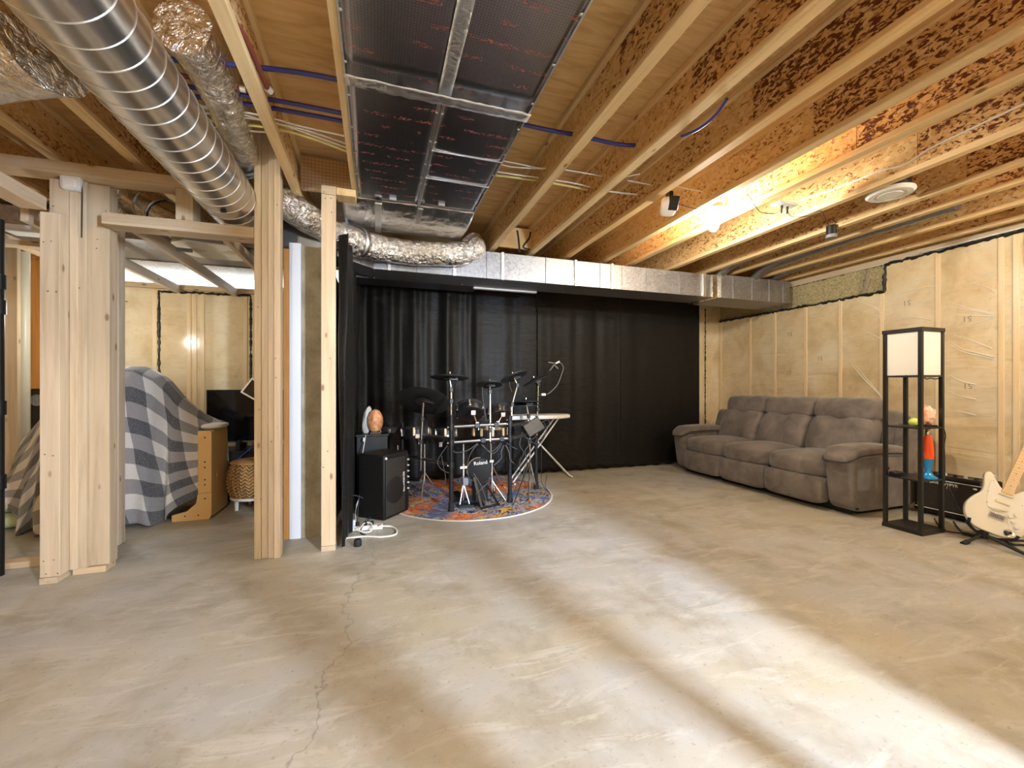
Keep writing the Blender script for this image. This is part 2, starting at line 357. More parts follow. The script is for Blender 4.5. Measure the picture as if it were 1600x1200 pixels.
# ------------------------------------------------------------------ building helpers
def roots(o):
    while o.parent: o = o.parent
    return o
class MB:
    """collects faces in world metres; build() links them as one mesh object"""
    def __init__(self): self.v = []; self.f = []; self.uv = {}
    def add(self, vs, fs):
        n = len(self.v); self.v += [Vector(p) for p in vs]; self.f += [tuple(i + n for i in q) for q in fs]; return self
    def box(self, x0, x1, y0, y1, z0, z1):
        return self.add([(x, y, z) for x in (x0, x1) for y in (y0, y1) for z in (z0, z1)],
                        [(0, 1, 3, 2), (4, 6, 7, 5), (0, 4, 5, 1), (2, 3, 7, 6), (0, 2, 6, 4), (1, 5, 7, 3)])
    def cbox(self, c, s, m=None):
        n = len(self.v); self.box(-s[0] / 2, s[0] / 2, -s[1] / 2, s[1] / 2, -s[2] / 2, s[2] / 2)
        for i in range(n, len(self.v)):
            p = self.v[i]
            self.v[i] = (m @ p if m is not None else p) + Vector(c)
        return self
    def bar(self, a, b, w, h, up=(0, 0, 1)):
        """rectangular bar from a to b, w across, h along up"""
        a, b = Vector(a), Vector(b); d = (b - a).normalized(); u = Vector(up)
        s = d.cross(u)
        if s.length < 1e-4: s = d.cross(Vector((0, 1, 0)))
        s.normalize(); u = s.cross(d)
        vs = [p + s * (i * w / 2) + u * (j * h / 2) for p in (a, b) for i, j in ((-1, -1), (1, -1), (1, 1), (-1, 1))]
        return self.add(vs, [(3, 2, 1, 0), (4, 5, 6, 7)] + [(k, (k + 1) % 4, 4 + (k + 1) % 4, 4 + k) for k in range(4)])
    def tube(self, pts, r, seg=10, cap=True, smooth=0, closed=False):
        pts = [Vector(p) for p in pts]
        if smooth: pts = spline(pts, smooth, closed)
        rs = r if isinstance(r, (list, tuple)) else [r] * len(pts)
        if len(rs) != len(pts): rs = [rs[0] + (rs[-1] - rs[0]) * i / (len(pts) - 1) for i in range(len(pts))]
        t0 = (pts[1] - pts[0]).normalized()
        ref = Vector((0, 0, 1)) if abs(t0.z) < 0.9 else Vector((1, 0, 0))
        n = (ref - t0 * ref.dot(t0)).normalized(); vs = []
        for i, p in enumerate(pts):
            if closed: t = (pts[(i + 1) % len(pts)] - pts[i - 1]).normalized()
            else: t = (pts[min(i + 1, len(pts) - 1)] - pts[max(i - 1, 0)]).normalized()
            n = (n - t * n.dot(t))
            if n.length < 1e-6: n = t.orthogonal()
            n.normalize(); b = t.cross(n)
            vs += [p + (n * math.cos(2 * math.pi * k / seg) + b * math.sin(2 * math.pi * k / seg)) * rs[i] for k in range(seg)]
        m = len(pts); fs = []
        for i in range(m if closed else m - 1):
            j = (i + 1) % m
            fs += [(i * seg + k, i * seg + (k + 1) % seg, j * seg + (k + 1) % seg, j * seg + k) for k in range(seg)]
        if cap and not closed: fs += [tuple(range(seg))[::-1], tuple((m - 1) * seg + k for k in range(seg))]
        return self.add(vs, fs)
    def rod(self, a, b, r, r1=None, seg=12): return self.tube([a, b], [r, r if r1 is None else r1], seg)
    def lathe(self, prof, c=(0, 0, 0), seg=28, axis=None, cap=True):
        """profile of (radius, height) about an axis through c"""
        m = Matrix.Identity(3)
        if axis is not None: m = Vector((0, 0, 1)).rotation_difference(Vector(axis)).to_matrix()
        vs = [m @ Vector((r * math.cos(2 * math.pi * k / seg), r * math.sin(2 * math.pi * k / seg), h)) + Vector(c) for r, h in prof for k in range(seg)]
        fs = [(i * seg + k, i * seg + (k + 1) % seg, (i + 1) * seg + (k + 1) % seg, (i + 1) * seg + k) for i in range(len(prof) - 1) for k in range(seg)]
        if cap: fs += [tuple(range(seg))[::-1], tuple((len(prof) - 1) * seg + k for k in range(seg))]
        return self.add(vs, fs)
    def grid(self, fn, nu, nv, uvfn=None, flip=False):
        base = len(self.v)
        vs = [fn(i / nu, j / nv) for j in range(nv + 1) for i in range(nu + 1)]
        fs = [(j * (nu + 1) + i, j * (nu + 1) + i + 1, (j + 1) * (nu + 1) + i + 1, (j + 1) * (nu + 1) + i) for j in range(nv) for i in range(nu)]
        if flip: fs = [q[::-1] for q in fs]
        self.add(vs, fs)
        if uvfn:
            for j in range(nv + 1):
                for i in range(nu + 1): self.uv[base + j * (nu + 1) + i] = uvfn(i / nu, j / nv)
        return self
    def prism(self, poly, o, ux, uy, depth):
        """outline in the plane (ux, uy) at o, thickened along their cross product"""
        o, ux, uy = Vector(o), Vector(ux), Vector(uy); nrm = ux.cross(uy).normalized() * depth; n = len(poly)
        vs = [o + ux * x + uy * y + k * nrm for k in (0, 1) for x, y in poly]
        return self.add(vs, [tuple(range(n))[::-1], tuple(range(n, 2 * n))] + [(i, (i + 1) % n, n + (i + 1) % n, n + i) for i in range(n)])
    def pillow(self, c, s, e=0.35, fn=None, seg=28, rings=16):
        """superellipsoid cushion: half sizes s, squareness e, optional reshaping fn(unit point)->unit point"""
        def sp(x, k): return math.copysign(abs(x) ** k, x)
        vs = []
        for j in range(rings + 1):
            ph = -math.pi / 2 + math.pi * j / rings
            for i in range(seg):
                th = 2 * math.pi * i / seg
                p = Vector((sp(math.cos(ph), e) * sp(math.cos(th), e), sp(math.cos(ph), e) * sp(math.sin(th), e), sp(math.sin(ph), e)))
                if fn: p = fn(p)
                vs.append(Vector(c) + Vector((p.x * s[0], p.y * s[1], p.z * s[2])))
        return self.add(vs, [(j * seg + i, j * seg + (i + 1) % seg, (j + 1) * seg + (i + 1) % seg, (j + 1) * seg + i) for j in range(rings) for i in range(seg)])
    def ball(self, c, r, seg=20, rings=12, jit=0, sc=(1, 1, 1)):
        vs = []
        for j in range(rings + 1):
            ph = -math.pi / 2 + math.pi * j / rings
            for i in range(seg):
                th = 2 * math.pi * i / seg
                p = Vector((math.cos(ph) * math.cos(th), math.cos(ph) * math.sin(th), math.sin(ph)))
                k = r * (1 + (jit * noise.noise(p * 2.3 + Vector(c) * 9) if jit else 0))
                vs.append(Vector(c) + Vector((p.x * sc[0], p.y * sc[1], p.z * sc[2])) * k)
        return self.add(vs, [(j * seg + i, j * seg + (i + 1) % seg, (j + 1) * seg + (i + 1) % seg, (j + 1) * seg + i) for j in range(rings) for i in range(seg)])
    def move(self, m):
        self.v = [m @ p for p in self.v]; return self
    def build(self, name, mat, parent=None, smooth=35, bevel=0, solid=0, sub=0, kind=None, label=None):
        if parent is not None: org = roots(parent).location.copy()
        else:
            lo = [min(p[i] for p in self.v) for i in range(3)]; hi = [max(p[i] for p in self.v) for i in range(3)]
            org = Vector(((lo[0] + hi[0]) / 2, (lo[1] + hi[1]) / 2, lo[2]))
        me = bpy.data.meshes.new(name)
        me.from_pydata([p - org for p in self.v], [], self.f)
        bm = bmesh.new(); bm.from_mesh(me)
        if self.uv:
            L = bm.loops.layers.uv.new('UVMap'); bm.verts.index_update()
            for f in bm.faces:
                for l in f.loops: l[L].uv = self.uv.get(l.vert.index, (0, 0))
        else: bmesh.ops.remove_doubles(bm, verts=bm.verts, dist=1e-6)
        bmesh.ops.recalc_face_normals(bm, faces=bm.faces)
        bm.to_mesh(me); bm.free()
        if smooth:
            me.polygons.foreach_set('use_smooth', [True] * len(me.polygons)); me.set_sharp_from_angle(angle=R(smooth))
        me.materials.append(MATS[mat])
        o = bpy.data.objects.new(name, me); COL.objects.link(o)
        if parent is not None: o.parent = parent
        else: o.location = org
        if bevel:
            m = o.modifiers.new('bevel', 'BEVEL'); m.width = bevel; m.segments = 2; m.limit_method = 'ANGLE'; m.angle_limit = R(50)
        if solid:
            m = o.modifiers.new('solid', 'SOLIDIFY'); m.thickness = solid; m.offset = 0
        if sub:
            m = o.modifiers.new('sub', 'SUBSURF'); m.levels = sub; m.render_levels = sub
        if kind: o['kind'] = kind
        if label: o['label'] = label
        return o
def spline(pts, n, closed=False):
    out = []; m = len(pts)
    for i in range(m if closed else m - 1):
        if closed: p0, p1, p2, p3 = (pts[(i + k) % m] for k in (-1, 0, 1, 2))
        else: p0, p1, p2, p3 = pts[max(i - 1, 0)], pts[i], pts[i + 1], pts[min(i + 2, m - 1)]
        for k in range(n):
            t = k / n
            out.append(0.5 * ((2 * p1) + (p2 - p0) * t + (2 * p0 - 5 * p1 + 4 * p2 - p3) * t * t + (3 * p1 - p0 - 3 * p2 + p3) * t ** 3))
    if not closed: out.append(pts[-1].copy())
    return out
def tag(o, label, cat, group=None):
    o['label'] = label; o['category'] = cat
    if group: o['group'] = group
    return o
def thing(name, label, cat, loc=(0, 0, 0), group=None):
    o = bpy.data.objects.new(name, None); COL.objects.link(o); o.location = loc; o.empty_display_size = 0.1
    return tag(o, label, cat, group)
def part_box(name, mat, par, *b, bevel=0.002, **k): return MB().box(*b).build(name, mat, par, bevel=bevel, smooth=0, **k)
def struct(mb, name, mat, **k): return mb.build(name, mat, kind='structure', **k)
def words(name, txt, parent, loc, size, rot, mat, ext=0.0006, align='CENTER'):
    """lettering on a thing; rot is the 3x3 matrix whose columns are text right, text up, text normal"""
    c = bpy.data.curves.new(name + '_outline', 'FONT'); c.body = txt; c.size = size; c.extrude = ext; c.align_x = align; c.align_y = 'CENTER'; c.offset = size * 0.012
    tmp = bpy.data.objects.new(name, c)
    me = bpy.data.meshes.new_from_object(tmp); bpy.data.objects.remove(tmp); bpy.data.curves.remove(c)
    o = bpy.data.objects.new(name, me); COL.objects.link(o); me.materials.clear(); me.materials.append(MATS[mat])
    o.parent = parent; o.location = Vector(loc) - roots(parent).location
    o.rotation_euler = rot.to_euler()
    return o
def frame(right, up):
    r = Vector(right).normalized(); u = Vector(up); u = (u - r * u.dot(r)).normalized(); n = r.cross(u)
    return Matrix((r, u, n)).transposed()

# ------------------------------------------------------------------ the shell
HB = 2.672            # underside of the joists
DECK = 2.974          # underside of the subfloor
YB, XR = 5.58, 5.50   # faces of the rear and right insulated walls
struct(MB().box(-4.2, 5.8, -2.1, 5.8, -0.12, 0.0), 'floor', 'concrete_slab', smooth=0)
struct(MB().box(-4.2, 5.8, -2.1, 5.8, DECK, DECK + 0.02), 'ceiling', 'plywood', smooth=0)

# right wall: foundation behind, insulation under poly, studs showing through
wr = MB().box(XR, XR + 0.12, -2.0, 5.6, 0, 2.284).box(XR, XR + 0.12, -2.0, 3.145, 2.284, 2.60)
wall_right = struct(wr, 'wall_right', 'poly_insulation', smooth=0)
def wall_stud(par, x0, x1, y0, y1, z1, mat='poly_stud'): part_box('stud', mat, par, x0, x1, y0, y1, 0.0, z1)
for y in (5.52, 4.95, 4.53, 4.075, 3.636, 3.19, 2.69, 2.235, 1.78, 1.32, 0.86, 0.4, -0.06):
    wall_stud(wall_right, XR - 0.006, XR + 0.03, y - 0.02, y + 0.02, 2.60 if y < 3.14 else 2.284)
wall_stud(wall_right, XR - 0.007, XR + 0.03, 2.12, 2.16, 2.59)
part_box('blocking', 'poly_stud', wall_right, XR - 0.007, XR + 0.03, 2.00, 2.09, 2.26, 2.59)
part_box('sill_plate', 'pine_y', wall_right, XR + 0.03, XR + 0.2, -2.0, 5.6, 2.60, HB)
part_box('rim_board', 'osb_plain', wall_right, XR + 0.03, XR + 0.06, -2.05, 5.7, HB, DECK)
part_box('foundation_ledge', 'wool_board', wall_right, XR + 0.05, XR + 0.2, 3.15, 5.6, 2.284, 2.62, bevel=0)
def blob_line(mb, pts, r):
    pts = [Vector(p) for p in pts]; out = []
    for a, b in zip(pts, pts[1:]):
        n = max(2, int((b - a).length / 0.025))
        out += [a.lerp(b, i / n) for i in range(n)]
    out.append(pts[-1])
    out = [p + Vector((0, rnd.uniform(-1, 1), rnd.uniform(-1, 1))) * r * 0.5 for p in out]
    mb.tube(out, [r * rnd.uniform(0.55, 1.35) for _ in out], 7)
    return mb
seal = MB()
blob_line(seal, [(XR, 5.56, 2.30), (XR, 4.86, 2.29), (XR, 3.17, 2.285), (XR, 3.15, 2.59), (XR, 1.0, 2.60), (XR, -1, 2.60)], 0.017)
seal.build('sealant_bead', 'tar', wall_right)
blob_line(MB(), [(XR + 0.05, 5.4, 2.60), (XR + 0.05, 3.2, 2.61)], 0.011).build('sealant_bead', 'tar', wall_right)
blob_line(MB(), [(XR + 0.04, 3.40, 2.30), (XR + 0.04, 3.36, 2.45), (XR + 0.04, 3.36, 2.6)], 0.030).build('sealant_patch', 'concrete_wall', wall_right)
MB().grid(lambda u, v: Vector((XR - 0.004 - 0.02 * abs(math.sin(v * 9)) * u, 2.85 - 2.3 * u, 2.615 + (0.012 + 0.025 * u) * v)), 12, 6).build('poly_flap', 'cable_white', wall_right, solid=0.003)

for px, py in ((1417, 473), (1511, 498), (1153, 512), (1234, 522), (1281, 560), (1233, 582), (1512, 603)):
    q = at_x(px, py, XR - 0.0006); words('printed_mark', '51', wall_right, q, 0.075, frame((0, 1, 0), (0, 0, -1)), 'print_grey', 0.0002)

folds = [[(1388, 446), (1425, 440), (1465, 431)], [(1428, 480), (1448, 470), (1464, 461)], [(1396, 462), (1430, 452), (1462, 447)], [(1500, 440), (1530, 430), (1553, 424)], [(1510, 446), (1535, 436), (1553, 431)],
         [(1516, 441), (1540, 448), (1555, 456)], [(1518, 470), (1540, 463), (1554, 457)], [(1484, 479), (1520, 485), (1553, 492)], [(1490, 491), (1520, 493), (1553, 494)], [(1478, 470), (1515, 482), (1553, 490)],
         [(1496, 512), (1525, 505), (1553, 496)], [(1540, 519), (1550, 508), (1556, 499)], [(1483, 532), (1503, 545), (1525, 551), (1553, 558)], [(1485, 538), (1503, 549), (1525, 555), (1552, 561)], [(1483, 585), (1500, 595), (1524, 601)],
         [(1483, 611), (1500, 619), (1525, 624)], [(1482, 641), (1500, 643), (1525, 649)], [(1330, 569), (1350, 592), (1378, 621)], [(1336, 570), (1356, 594), (1380, 622)], [(1350, 487), (1365, 492), (1380, 500)], [(1345, 513), (1362, 522), (1379, 531)],
         [(1490, 523), (1520, 533), (1550, 545)], [(1570, 470), (1585, 476), (1604, 479)], [(1566, 520), (1585, 512), (1604, 508)], [(1400, 498), (1430, 496), (1455, 500)], [(1340, 470), (1362, 478), (1379, 490)]]
fm_ = MB()
for k, q in enumerate(folds):
    fm_.tube([at_x(a, b, XR - 0.0015) for a, b in q], [0.0015, 0.009 if k in (12, 17) else 0.0065], 6, smooth=5)
for i, p in enumerate(fm_.v): fm_.v[i].x = min(p.x, XR - 0.0002)
fm_.build('poly_folds', 'poly_glint', wall_right)

# rear wall
wb = MB().box(-4.1, XR + 0.1, YB, YB + 0.12, 0, 2.35).box(-0.4, XR + 0.1, YB, YB + 0.12, 2.35, 2.66)
wall_back = struct(wb, 'wall_back', 'poly_insulation', smooth=0)
for x in (5.14, -1.40, -1.475, -1.90, -1.975, -2.03, -2.35, -2.82, -3.3): wall_stud(wall_back, x - 0.02, x + 0.02, YB - 0.006, YB + 0.03, 2.28)
part_box('top_plate', 'pine_x', wall_back, -4.0, -0.6, YB - 0.06, YB + 0.06, 2.285, 2.33)
s2 = MB()
blob_line(s2, [(-2.31, YB - 0.004, 0.8), (-2.31, YB - 0.004, 2.26), (-1.42, YB - 0.004, 2.27), (-1.42, YB - 0.004, 0.8)], 0.013)
s2.build('sealant_bead', 'tar', wall_back)
blob_line(MB(), [(5.22, YB - 0.005, 0.0), (5.22, YB - 0.005, 2.5)], 0.010).build('sealant_bead', 'tar', wall_back)
struct(MB().box(-4.2, -4.1, -2.0, 5.7, 0, DECK), 'wall_left', 'osb_plain', smooth=0)
part_box('rim_board', 'osb_plain', wall_back, -4.1, XR + 0.1, YB + 0.02, YB + 0.05, HB - 0.01, DECK)
# end wall behind the camera with its window, and the framed partition the daylight passes
YF = -1.95
we = MB().box(-4.2, 1.87, YF - 0.1, YF, 0, DECK).box(2.23, 5.7, YF - 0.1, YF, 0, DECK).box(1.87, 2.23, YF - 0.1, YF, 0, 1.28).box(1.87, 2.23, YF - 0.1, YF, 2.32, DECK)
struct(we, 'wall_front', 'poly_insulation', smooth=0)
win = MB()
for b in ((1.87, 1.91, 1.28, 2.32), (2.19, 2.23, 1.28, 2.32), (1.91, 2.19, 1.28, 1.32), (1.91, 2.19, 2.28, 2.32)): win.box(b[0], b[1], YF - 0.09, YF - 0.02, b[2], b[3])
struct(win, 'window_1', 'white_plastic', smooth=0)
struct(MB().box(2.0, 5.4, -0.14, -0.05, 0, HB).box(1.485, 1.56, -0.14, -0.05, 0, HB).box(0.92, 1.05, -0.14, -0.05, 0, HB).box(0.92, 2.0, -0.14, -0.05, 2.05, HB), 'wall_partition', 'pine_z', smooth=0)
# foundation stub between the den and the drum nook
cw = struct(MB().box(-0.575, -0.40, 3.63, YB, 0, 2.317), 'wall_stub', 'concrete_wall', smooth=0)
MB().box(-0.66, -0.575, 3.61, 3.72, 0, 2.33).build('foam_edge', 'white_paint', cw, bevel=0.006)
part_box('wood_strip', 'fir_z', cw, -0.70, -0.66, 3.62, 3.68, 0, 2.28)

# ------------------------------------------------------------------ floor joists
ordn = ['first', 'second', 'third', 'fourth', 'fifth', 'sixth', 'seventh', 'eighth', 'ninth', 'tenth']
def joist(xc, label, seam=1.83, y0=-1.9, y1=5.5, fl='flange_y'):
    t = thing('floor_joist', label, 'joist', (xc, 0, HB), 'floor joists overhead')
    part_box('bottom_flange', fl, t, xc - 0.032, xc + 0.032, y0, y1, HB, HB + 0.038)
    part_box('top_flange', fl, t, xc - 0.032, xc + 0.032, y0, y1, DECK - 0.038, DECK - 0.001)
    part_box('web', 'osb_light', t, xc - 0.006, xc + 0.006, seam, y1, HB + 0.038, DECK - 0.038, bevel=0)
    part_box('web', 'osb_dark', t, xc - 0.006, xc + 0.006, y0, seam - 0.004, HB + 0.038, DECK - 0.038, bevel=0, label='darker oriented strand board web')
    return t
JX = [1.178, 1.628, 2.061, 2.541, 2.918, 3.521, 4.073, 4.440, 4.948, 5.394]
for i, x in enumerate(JX):
    extra = {0: 'the one nearest the foil-faced panels', 3: 'beside the bare bulb on its left', 4: 'just right of the bare bulb', 9: 'against the insulated right wall'}.get(i)
    lab = f'wooden I-joist with strand board web, {ordn[i]} to the right of the foil panels' if not extra else f'wooden I-joist with strand board web, {extra}'
    joist(x, lab)
for x, l in ((-0.585, 'wooden I-joist passing beside the tall middle post'), (-1.05, 'wooden I-joist directly above the spiral duct'), (-1.52, 'wooden I-joist just left of the spiral duct'),
             (-1.99, 'wooden I-joist above the thick left post'), (-2.46, 'wooden I-joist above the wrapped duct at far left')):
    joist(x, l, seam=1.0)
t = thing('floor_joist', 'narrow pale lumber joist along the left edge of the foil panels', 'joist', (-0.168, 0, HB), 'floor joists overhead')
part_box('bottom_flange', 'flange_y', t, -0.185, -0.151, -1.9, 3.40, HB - 0.002, HB + 0.045)
part_box('web', 'osb_plain', t, -0.174, -0.162, -1.9, 3.40, HB + 0.045, DECK - 0.002)

# rim blocking with a spray-painted mark, seen above the trunk duct
rb = tag(MB().box(1.1845, 1.6215, 4.272, 4.30, HB + 0.0385, DECK - 0.039).build('rim_block', 'plywood', smooth=0), 'wooden blocking between two joists, black paint marks on it', 'blocking')
yb = 4.272
mk = MB()
for pts, r_ in (([(808, 360), (810, 372), (812, 394)], 0.011), ([(829, 362), (827, 372), (820, 381), (818, 387), (832, 391)], 0.010)):
    mk.tube([at_y(a, b, yb) for a, b in pts], r_, 8, smooth=4)
for i, p in enumerate(mk.v): mk.v[i].y = yb + (p.y - yb) * 0.1
mk.build('painted_mark', 'tar', rb)

# ------------------------------------------------------------------ built-up posts and framing
def post(name, label, studs, loc):
    t = thing(name, label, 'post', loc, 'framing posts')
    for (x0, x1, y0, y1, z0, z1) in studs: part_box('stud', 'pine_z', t, x0, x1, y0, y1, z0, z1, bevel=0.003)
    return t
def xa(px, y): return at_y(px, 600, y).x
t = post('framing_post', 'thick built-up corner post of pale studs at far left', [
    (-1.945, -1.85, 3.26, 3.335, 0.04, 2.262), (-1.945, -1.852, 3.337, 3.41, 0.04, 2.5),
    (xa(108, 3.34), xa(121, 3.34), 3.34, 3.42, 0.04, 2.512), (xa(122, 3.35), xa(135, 3.35), 3.35, 3.44, 0.04, 2.512),
    (xa(135.5, 3.38), xa(171, 3.38), 3.38, 3.47, 0.04, 2.512)], (-1.85, 3.34, 0))
part_box('bottom_plate', 'pine_y', t, -1.945, -1.86, 3.255, 3.41, 0, 0.038)
part_box('bottom_plate', 'pine_x', t, -1.845, xa(168, 3.38), 3.36, 3.47, 0, 0.038)
nails = MB()
for px, y in ((68, 322), (83, 322), (68, 378), (80, 377), (75, 455), (88, 456), (70, 710), (83, 712), (68, 877), (84, 875), (72, 897), (90, 896)):
    p = at_y(px, y, 3.259); nails.lathe([(0.004, 0), (0.004, 0.001)], p, 8, (0, -1, 0))
for px, y in ((138, 372), (152, 374), (138, 386), (151, 388), (124, 450), (118, 790), (115, 828)):
    p = at_y(px, y, 3.349 if px < 136 else 3.379); nails.lathe([(0.004, 0), (0.004, 0.001)], p, 8, (0, -1, 0))
nails.build('nail_heads', 'dark_steel', t)
post('framing_post', 'single pale stud behind the thick left post, its edge toward the drums', [(xa(168, 3.88) - 0.04, xa(185, 3.88), 3.88, 3.97, 0, 2.45)], (-1.88, 3.92, 0))
t = post('framing_post', 'tall built-up middle post of four studs running up past the joists', [
    (-0.813, -0.772, 3.27, 3.36, 0, DECK - 0.004), (-0.770, -0.728, 3.275, 3.36, 0, DECK - 0.004),
    (-0.726, -0.690, 3.262, 3.36, 0, DECK - 0.004), (-0.688, -0.648, 3.25, 3.34, 0, DECK - 0.004)], (-0.73, 3.31, 0))
nails = MB()
for px, y in ((424, 690), (431, 590), (408, 780), (403, 480), (433, 320), (430, 560), (405, 640)):
    nails.lathe([(0.005, 0), (0.005, 0.001)], at_y(px, y, 3.249 if px > 427 else 3.261 if px > 416 else 3.269), 8, (0, -1, 0))
nails.build('nail_heads', 'dark_steel', t)
t = post('framing_post', 'single pale stud post at the edge of the black side curtain', [(-0.389, -0.292, 3.275, 3.313, 0.04, 2.60)], (-0.34, 3.29, 0))
part_box('bottom_plate', 'pine_x', t, -0.389, -0.292, 3.275, 3.36, 0, 0.038)
part_box('cap_block', 'pine_x', t, -0.389, -0.29, 3.275, 3.36, 2.602, 2.664)
nails = MB()
for px, y in ((506, 300), (508, 310), (517, 310), (518, 332), (505, 860 - 130), (516, 560), (512, 705)): nails.lathe([(0.005, 0), (0.005, 0.001)], at_y(px, y, 3.274), 8, (0, -1, 0))
nails.build('nail_heads', 'dark_steel', t)

def board(name, label, cat, mat, *b, group='den framing boards'):
    o = MB().box(*b).build(name, mat, bevel=0.003, smooth=0); return tag(o, label, cat, group)
board('header_board', 'flat doorway header spanning from left post to middle post', 'board', 'pine_x', -1.655, -0.815, 3.27, 3.41, 2.228, 2.302)
board('top_plate', 'upper horizontal plate above the elbow duct, reaching the short cripple stud', 'board', 'pine_x', -2.7, -1.17, 3.272, 3.41, 2.515, 2.588)
board('cripple_stud', 'short upright stud between doorway header and upper plate', 'board', 'pine_z', -1.268, -1.172, 3.275, 3.405, 2.304, 2.513)
board('top_plate', 'double plate running toward the camera from top of left post', 'board', 'pine_y', -2.03, -1.905, 2.2, 3.25, 2.266, 2.345)
board('bottom_plate', 'bottom plate lying on the floor left of the thick post', 'board', 'pine_x', -3.2, -1.96, 3.60, 3.69, 0, 0.04)
board('ceiling_nailer', 'den ceiling board nearest the middle post', 'board', 'pine_y', -1.055, -1.017, 3.412, 5.515, 2.238, 2.325)
board('ceiling_nailer', 'den ceiling board above the plaid blanket, middle of three', 'board', 'pine_y', -1.58, -1.54, 3.412, 5.515, 2.238, 2.325)
board('ceiling_nailer', 'den ceiling board left of three, behind thick left post', 'board', 'pine_y', -2.13, -2.09, 3.412, 5.515, 2.238, 2.325)
board('ceiling_nailer', 'flat orange board across the den ceiling at far left', 'board', 'pine_x', -3.6, -2.16, 4.05, 4.14, 2.25, 2.29)
board('joist_blocking', 'small tan block under the foil panel beside the single stud post', 'board', 'flange_y', -0.288, -0.155, 3.28, 3.41, 2.61, 2.664)
board('wall_stud', 'orange stud at left edge behind the thick post', 'board', 'pine_z', xa(4, 4.75), xa(27, 4.75), 4.75, 4.79, 0, 2.6)
board('sheathing_board', 'orange strand board panel at far left of the den', 'panel', 'fir_z', xa(44, 5.3), xa(66, 5.3), 5.3, 5.32, 1.1, 2.45)
board('ceiling_nailer', 'sloping-looking plank overhead at far left of the den', 'board', 'pine_y', -2.72, -2.63, 3.5, 5.5, 2.30, 2.34)
p = MB().rod(at_y(37, 690, 5.0) - Vector((0, 0, 0.9)), Vector((xa(37, 5.0), 5.0, 2.45)), 0.042, seg=18)
pv = thing('drain_pipe', 'upright cream pipe with lime sticker at far left', 'pipe', (xa(37, 5.0), 5.0, 0))
MB().rod((xa(37, 5.0), 5.0, 0), (xa(37, 5.0), 5.0, 2.45), 0.042, seg=18).build('pipe_body', 'pvc', pv)
MB().lathe([(0.043, 0), (0.043, 0.06)], at_y(36, 580, 5.0) - Vector((0, 0, 0.02)), 18).build('sticker', 'lime_sticker', pv)
bp = thing('vent_pipe', 'black upright pipe with couplings at left edge of picture', 'pipe', (xa(0, 3.5), 3.5, 0))
x0 = xa(-3, 3.5); q = MB(); q.rod((x0, 3.5, 0), (x0, 3.5, 2.26), 0.028, seg=16); q.build('pipe_body', 'black_plastic', bp)
q = MB()
for z in (0.55, 1.02, 1.66, 1.82): q.rod((x0, 3.5, z), (x0, 3.5, z + 0.09), 0.036, seg=16)
q.build('coupling', 'black_plastic', bp)

# ------------------------------------------------------------------ ducts
def spiral(name, label, x, z, r, y0, y1, mat):
    pitch, nseg = 0.105, 48; nl = int((y1 - y0) / pitch * 16)
    o = tag(MB().rod((x, y0, z), (x, y1, z), r, seg=64).build(name, mat, smooth=50), label, 'duct')
    n = int((y1 - y0) / pitch * 48)
    MB().tube([(x + (r + 0.001) * math.cos(2 * math.pi * k / 48), y0 + pitch * k / 48, z + (r + 0.001) * math.sin(2 * math.pi * k / 48)) for k in range(n)], 0.0020, 6).build('spiral_seam', 'seam_steel', o)
    return o
sd = spiral('spiral_duct', 'large round spiral-seamed metal duct under the left joists', -0.965, 2.488, 0.166, 0.2, 3.72, 'spiral_steel')
port = at_z(364, 322, 2.36)
MB().lathe([(0.018, 0), (0.018, 0.004)], Vector((-0.965, port.y, 2.488)) + Vector((0.03, 0, -0.167)), 16, (0.15, 0, -1)).build('test_hole', 'dark_hole', sd)
MB().lathe([(0.166, 0), (0.172, 0.02), (0.172, 0.10), (0.16, 0.12)], (-0.965, 3.70, 2.488), 40, (0, 1, 0)).build('end_collar', 'galvanised', sd)

def flex(name, label, pts, r, mat='foil', rough=0.10, parent=None, n=14, seg=26):
    pts = spline([Vector(p) for p in pts], n)
    mb = MB(); mb.tube(pts, [r[0] + (r[-1] - r[0]) * i / (len(pts) - 1) if isinstance(r, tuple) else r for i in range(len(pts))], seg)
    for i, p in enumerate(mb.v):
        d = noise.noise(p * 9) * rough + noise.noise(p * 26) * rough * 0.6
        c = pts[min(i // seg, len(pts) - 1)]
        mb.v[i] = c + (p - c) * (1 + d)
    return tag(mb.build(name, mat, parent, smooth=60), label, 'duct', 'foil-wrapped ducts')
fx0 = flex('flexible_duct', 'crinkled foil flexible duct bending along the front of the trunk duct', [(-0.78, 3.46, 2.63), (-0.66, 3.53, 2.595), (-0.45, 3.72, 2.53), (-0.16, 3.98, 2.50), (0.2, 4.11, 2.50), (0.55, 4.12, 2.515), (0.82, 4.10, 2.54), (0.93, 4.10, 2.60), (0.90, 4.14, 2.68)], 0.118)
flex('flexible_duct', 'foil flexible duct hanging between joists behind the blue pipes', [at_z(285, 40, 2.84), at_z(322, 90, 2.84), at_z(345, 140, 2.83), at_z(365, 190, 2.82), at_z(380, 235, 2.80), at_z(385, 262, 2.78)], (0.125, 0.085))
fd = flex('wrapped_duct', 'thick foil-wrapped branch duct at top left corner of ceiling', [(-1.20, 2.05, 2.50), (-1.38, 2.12, 2.50), (-1.7, 2.27, 2.50), (-2.3, 2.5, 2.50), (-3.2, 2.85, 2.50)], 0.165, rough=0.06)
for a, bb in (((-0.17, 3.97, 2.50), (-0.13, 4.0, 2.50)),):
    d = (Vector(bb) - Vector(a)).normalized()
    MB().lathe([(0.128, 0), (0.131, 0.02), (0.128, 0.05)], a, 30, d, cap=False).build('tape_band', 'tape', fx0, solid=0.003)

